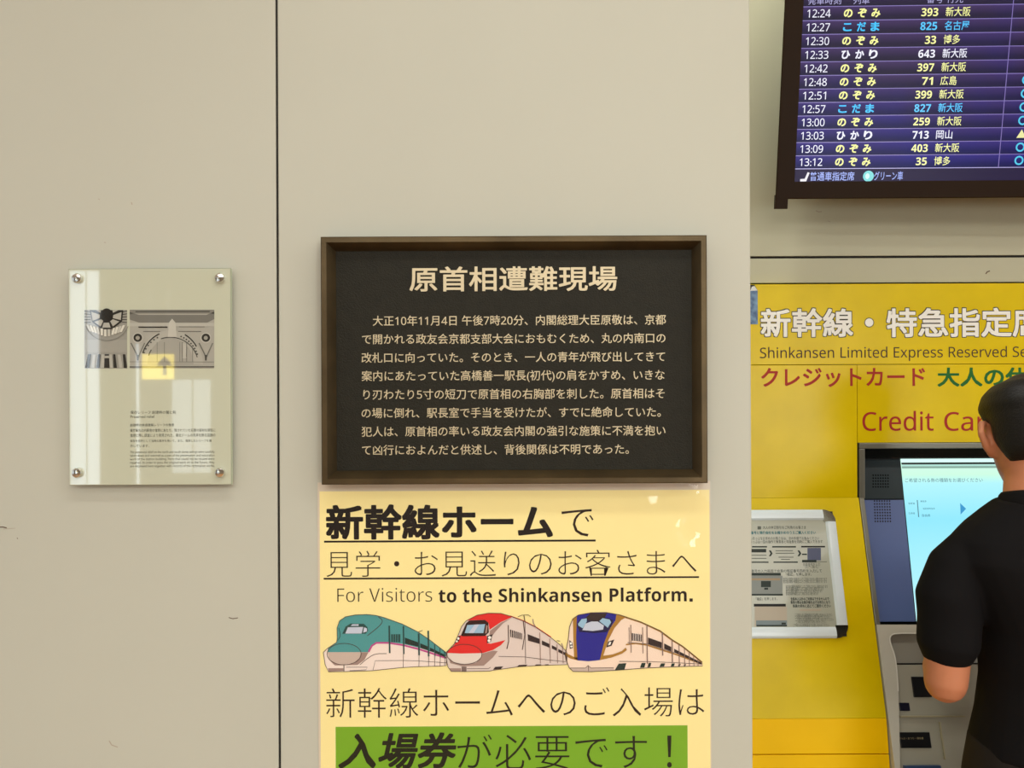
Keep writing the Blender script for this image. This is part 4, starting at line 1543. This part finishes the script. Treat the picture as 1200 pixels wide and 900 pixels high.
# arms
LS, LE, LW = Vector((-.172, -.005, 1.345)), Vector((-.193, -.015, 1.095)), Vector((-.070, .225, 1.135))
RS, RE, RW = Vector((.190, -.005, 1.345)), Vector((.255, .080, 1.115)), Vector((.155, .345, 1.215))
for S, E_, Wr in ((LS, LE, LW), (RS, RE, RW)):
    mid = S.lerp(E_, .5)
    mb.tube([S + Vector((0, 0, -.035)), S.lerp(E_, .28), mid, S.lerp(E_, .8), E_], [.040, .047, .046, .042, .039], M_SKIN, 18)
    mb.tube([E_, E_.lerp(Wr, .25), E_.lerp(Wr, .6), Wr], [.038, .043, .036, (.029, .024)], M_SKIN, 18)
hand(mb, LW, (.40, 1, .02), (-.3, 0, 1), (1, 0, .4), (.5, .55, .6, .65), M_SKIN)
hand(mb, RW, (-.16, 1, .20), (0, -.2, 1), (-1, 0, 0), (.10, .75, .85, .9), M_SKIN)
# legs
for s in (-1, 1):
    x = .032 + s * .085
    mb.tube([(x, .01, .90), (x + s * .01, .01, .70), (x + s * .015, .012, .50), (x + s * .018, -.012, .32), (x + s * .02, -.01, .10)], [.086, .076, .056, .052, .038], M_SKIN, 18)
    mb.tube([(x + s * .02, -.045, .045), (x + s * .025, .05, .045), (x + s * .03, .15, .032)], [(.036, .036), (.040, .032), (.040, .022)], M_SKIN, 16)
fused('body', mb, .0042, person, M_SKIN, 4)
for s in (-1, 1):
    mb = MB()
    c = f(s * .031, .0795, .002)
    n = 14
    rings = []
    for k_ in range(1, 8):
        th = math.pi * k_ / 8
        rings.append([(c.x + .0125 * math.sin(th) * math.cos(2 * math.pi * i / n), c.y + .0125 * math.sin(th) * math.sin(2 * math.pi * i / n), c.z + .0125 * math.cos(th)) for i in range(n)])
    mb.loft(rings[::-1], mat('eye_white', (225, 220, 212), rough=.2))
    mb.build('eye', person, 60)


# hair
def hair_grow(a, z):
    s = math.sin(a)                                     # +1 front, -1 back
    line_ = -.066 if s < -.55 else (-.066 + (s + .55) / .55 * .064 if s < 0 else (-.002 + s / .45 * .060 if s < .45 else .058))
    if abs(s) < .25:
        line_ = max(line_, .012)
    k_ = (z - line_) / .030
    k_ = max(0.0, min(1.0, k_))
    k_ = k_ * k_ * (3 - 2 * k_)
    return -.006 + k_ * .0165 + (.004 * k_ if z > .05 else 0)


mb = MB()
hz = []
for i in range(len(HS) - 1):
    for q in range(4):
        w_ = q / 4
        hz.append(tuple(HS[i][j] * (1 - w_) + HS[i + 1][j] * w_ for j in range(4)))
hz.append(HS[-1])
hz = [h for h in hz if h[0] > -.085]
mb.loft([head_ring(*h, n=64, gfun=hair_grow) for h in hz] + [head_ring(.1265, .012, .012, .02, 64)], M_HAIR)
o = mb.build('hair', person, 180)
mo = o.modifiers.new('sub', 'SMOOTH')
mo.factor, mo.iterations = .5, 4

# shirt
mb = MB()
SH_T = [(.960, .042, .002, .170, .122), (.973, .042, .002, .169, .121), (1.03, .043, .0, .158, .116), (1.10, .043, -.002, .150, .114), (1.2, .036, -.006, .150, .120),
        (1.28, .020, -.008, .168, .120), (1.335, .006, -.008, .182, .112), (1.375, .0, -.008, .172, .096), (1.405, -.004, -.008, .140, .084), (1.43, -.008, -.006, .102, .074), (1.450, -.010, -.004, .070, .064)]
sections(mb, SH_T, M_SHIRT)
for S, E_, w_ in ((LS, LE, -1), (RS, RE, 1)):
    d_ = (E_ - S).normalized()
    L_ = (E_ - S).length
    mb.tube([S + Vector((-w_ * .06, 0, .035)), S + Vector((-w_ * .003, 0, -.024)), S + d_ * L_ * .32 + Vector((w_ * .006, 0, 0)), S + d_ * L_ * .48, S + d_ * L_ * .70], [.042, .050, .059, .058, (.056, .060)], M_SHIRT, 20)
fused('polo_shirt', mb, .005, person, M_SHIRT, 14)
# collar
mb = MB()
rings = []
for c, rx, ry in (((-.010, -.003, 1.436), .064, .066), ((-.010, .000, 1.458), .059, .061), ((-.010, .000, 1.466), .057, .059), ((-.010, -.002, 1.461), .062, .064), ((-.010, -.006, 1.438), .070, .073), ((-.010, -.006, 1.424), .068, .072)):
    rings.append([(c[0] + rx * math.cos(a), c[1] + ry * math.sin(a), c[2] - .012 * math.sin(a)) for a in [2 * math.pi * i / 32 for i in range(32)]])
mb.loft(rings, M_SHIRT, False)
mb.build('collar', person, 180)
# trousers
mb = MB()
sections(mb, [(.80, .034, .008, .172, .122), (.90, .034, .006, .172, .122), (.985, .031, .003, .158, .110)], M_TROU)
for s in (-1, 1):
    x = .032 + s * .087
    mb.tube([(x, .008, .86), (x + s * .01, .008, .70), (x + s * .016, .008, .50), (x + s * .02, -.008, .30), (x + s * .022, -.008, .075)], [.094, .090, .074, .068, .062], M_TROU, 20)
fused('trousers', mb, .007, person, M_TROU, 4)
for s in (-1, 1):
    x = .032 + s * .107
    mb = MB()
    sections(mb, [(.0015, x + s * .004, .045, .046, .140), (.022, x + s * .004, .045, .049, .143), (.045, x + s * .003, .040, .046, .130), (.066, x, .000, .042, .078), (.090, x, -.018, .040, .056)], M_SHOE, 28)
    mb.build('shoe', person, 60)

# ------------------------------------------------------------------ lit yellow hall sign, seen as a reflection in the glass plaque
YS = -6.5
D_ = 2 * YC - YS
cx, cz = (187 - 600) / F * D_, 1.68 + (450 - 428) / F * D_
SIGN = Frame((cx, YS, cz), (-1, 0, 0), (0, 0, 1))
t = thing('hanging_sign', 'backlit yellow hall sign with an up arrow mirrored in the glass plaque', 'sign', SIGN)
hw, hh = .0186 * D_, .0146 * D_
mb = MB()
mb.box(-hw - .01, hw + .01, -hh - .01, hh + .01, -.08, 0, M_HOUSE, .004)
mb.build('sign_case', t, 40)
mb = MB()
mb.box(-hw, hw, -hh, hh, .0005, .004, mat('yellow_lightbox', (240, 220, 60), rough=.4, emit=(250, 226, 90), estr=6.5))
face = mb.build('lit_face', t)
mb = MB()
ax_ = -hw * .42
mb.prism([(ax_ - .02, -.09), (ax_ + .02, -.09), (ax_ + .02, .02), (ax_ + .07, .0), (ax_ + .07, .04), (ax_, .11), (ax_ - .07, .04), (ax_ - .07, .0), (ax_ - .02, .02)], .005, .007, ink('arrow', (50, 40, 30)))
mb.build('arrow', face)
for s in (-1, 1):
    mb = MB()
    mb.tube([(s * hw * .6, hh, -.04), (s * hw * .6, 3.2 - cz, -.04)], [.012, .012], M_CHROME, 10)
    mb.build('hanger_rod', t, 60)
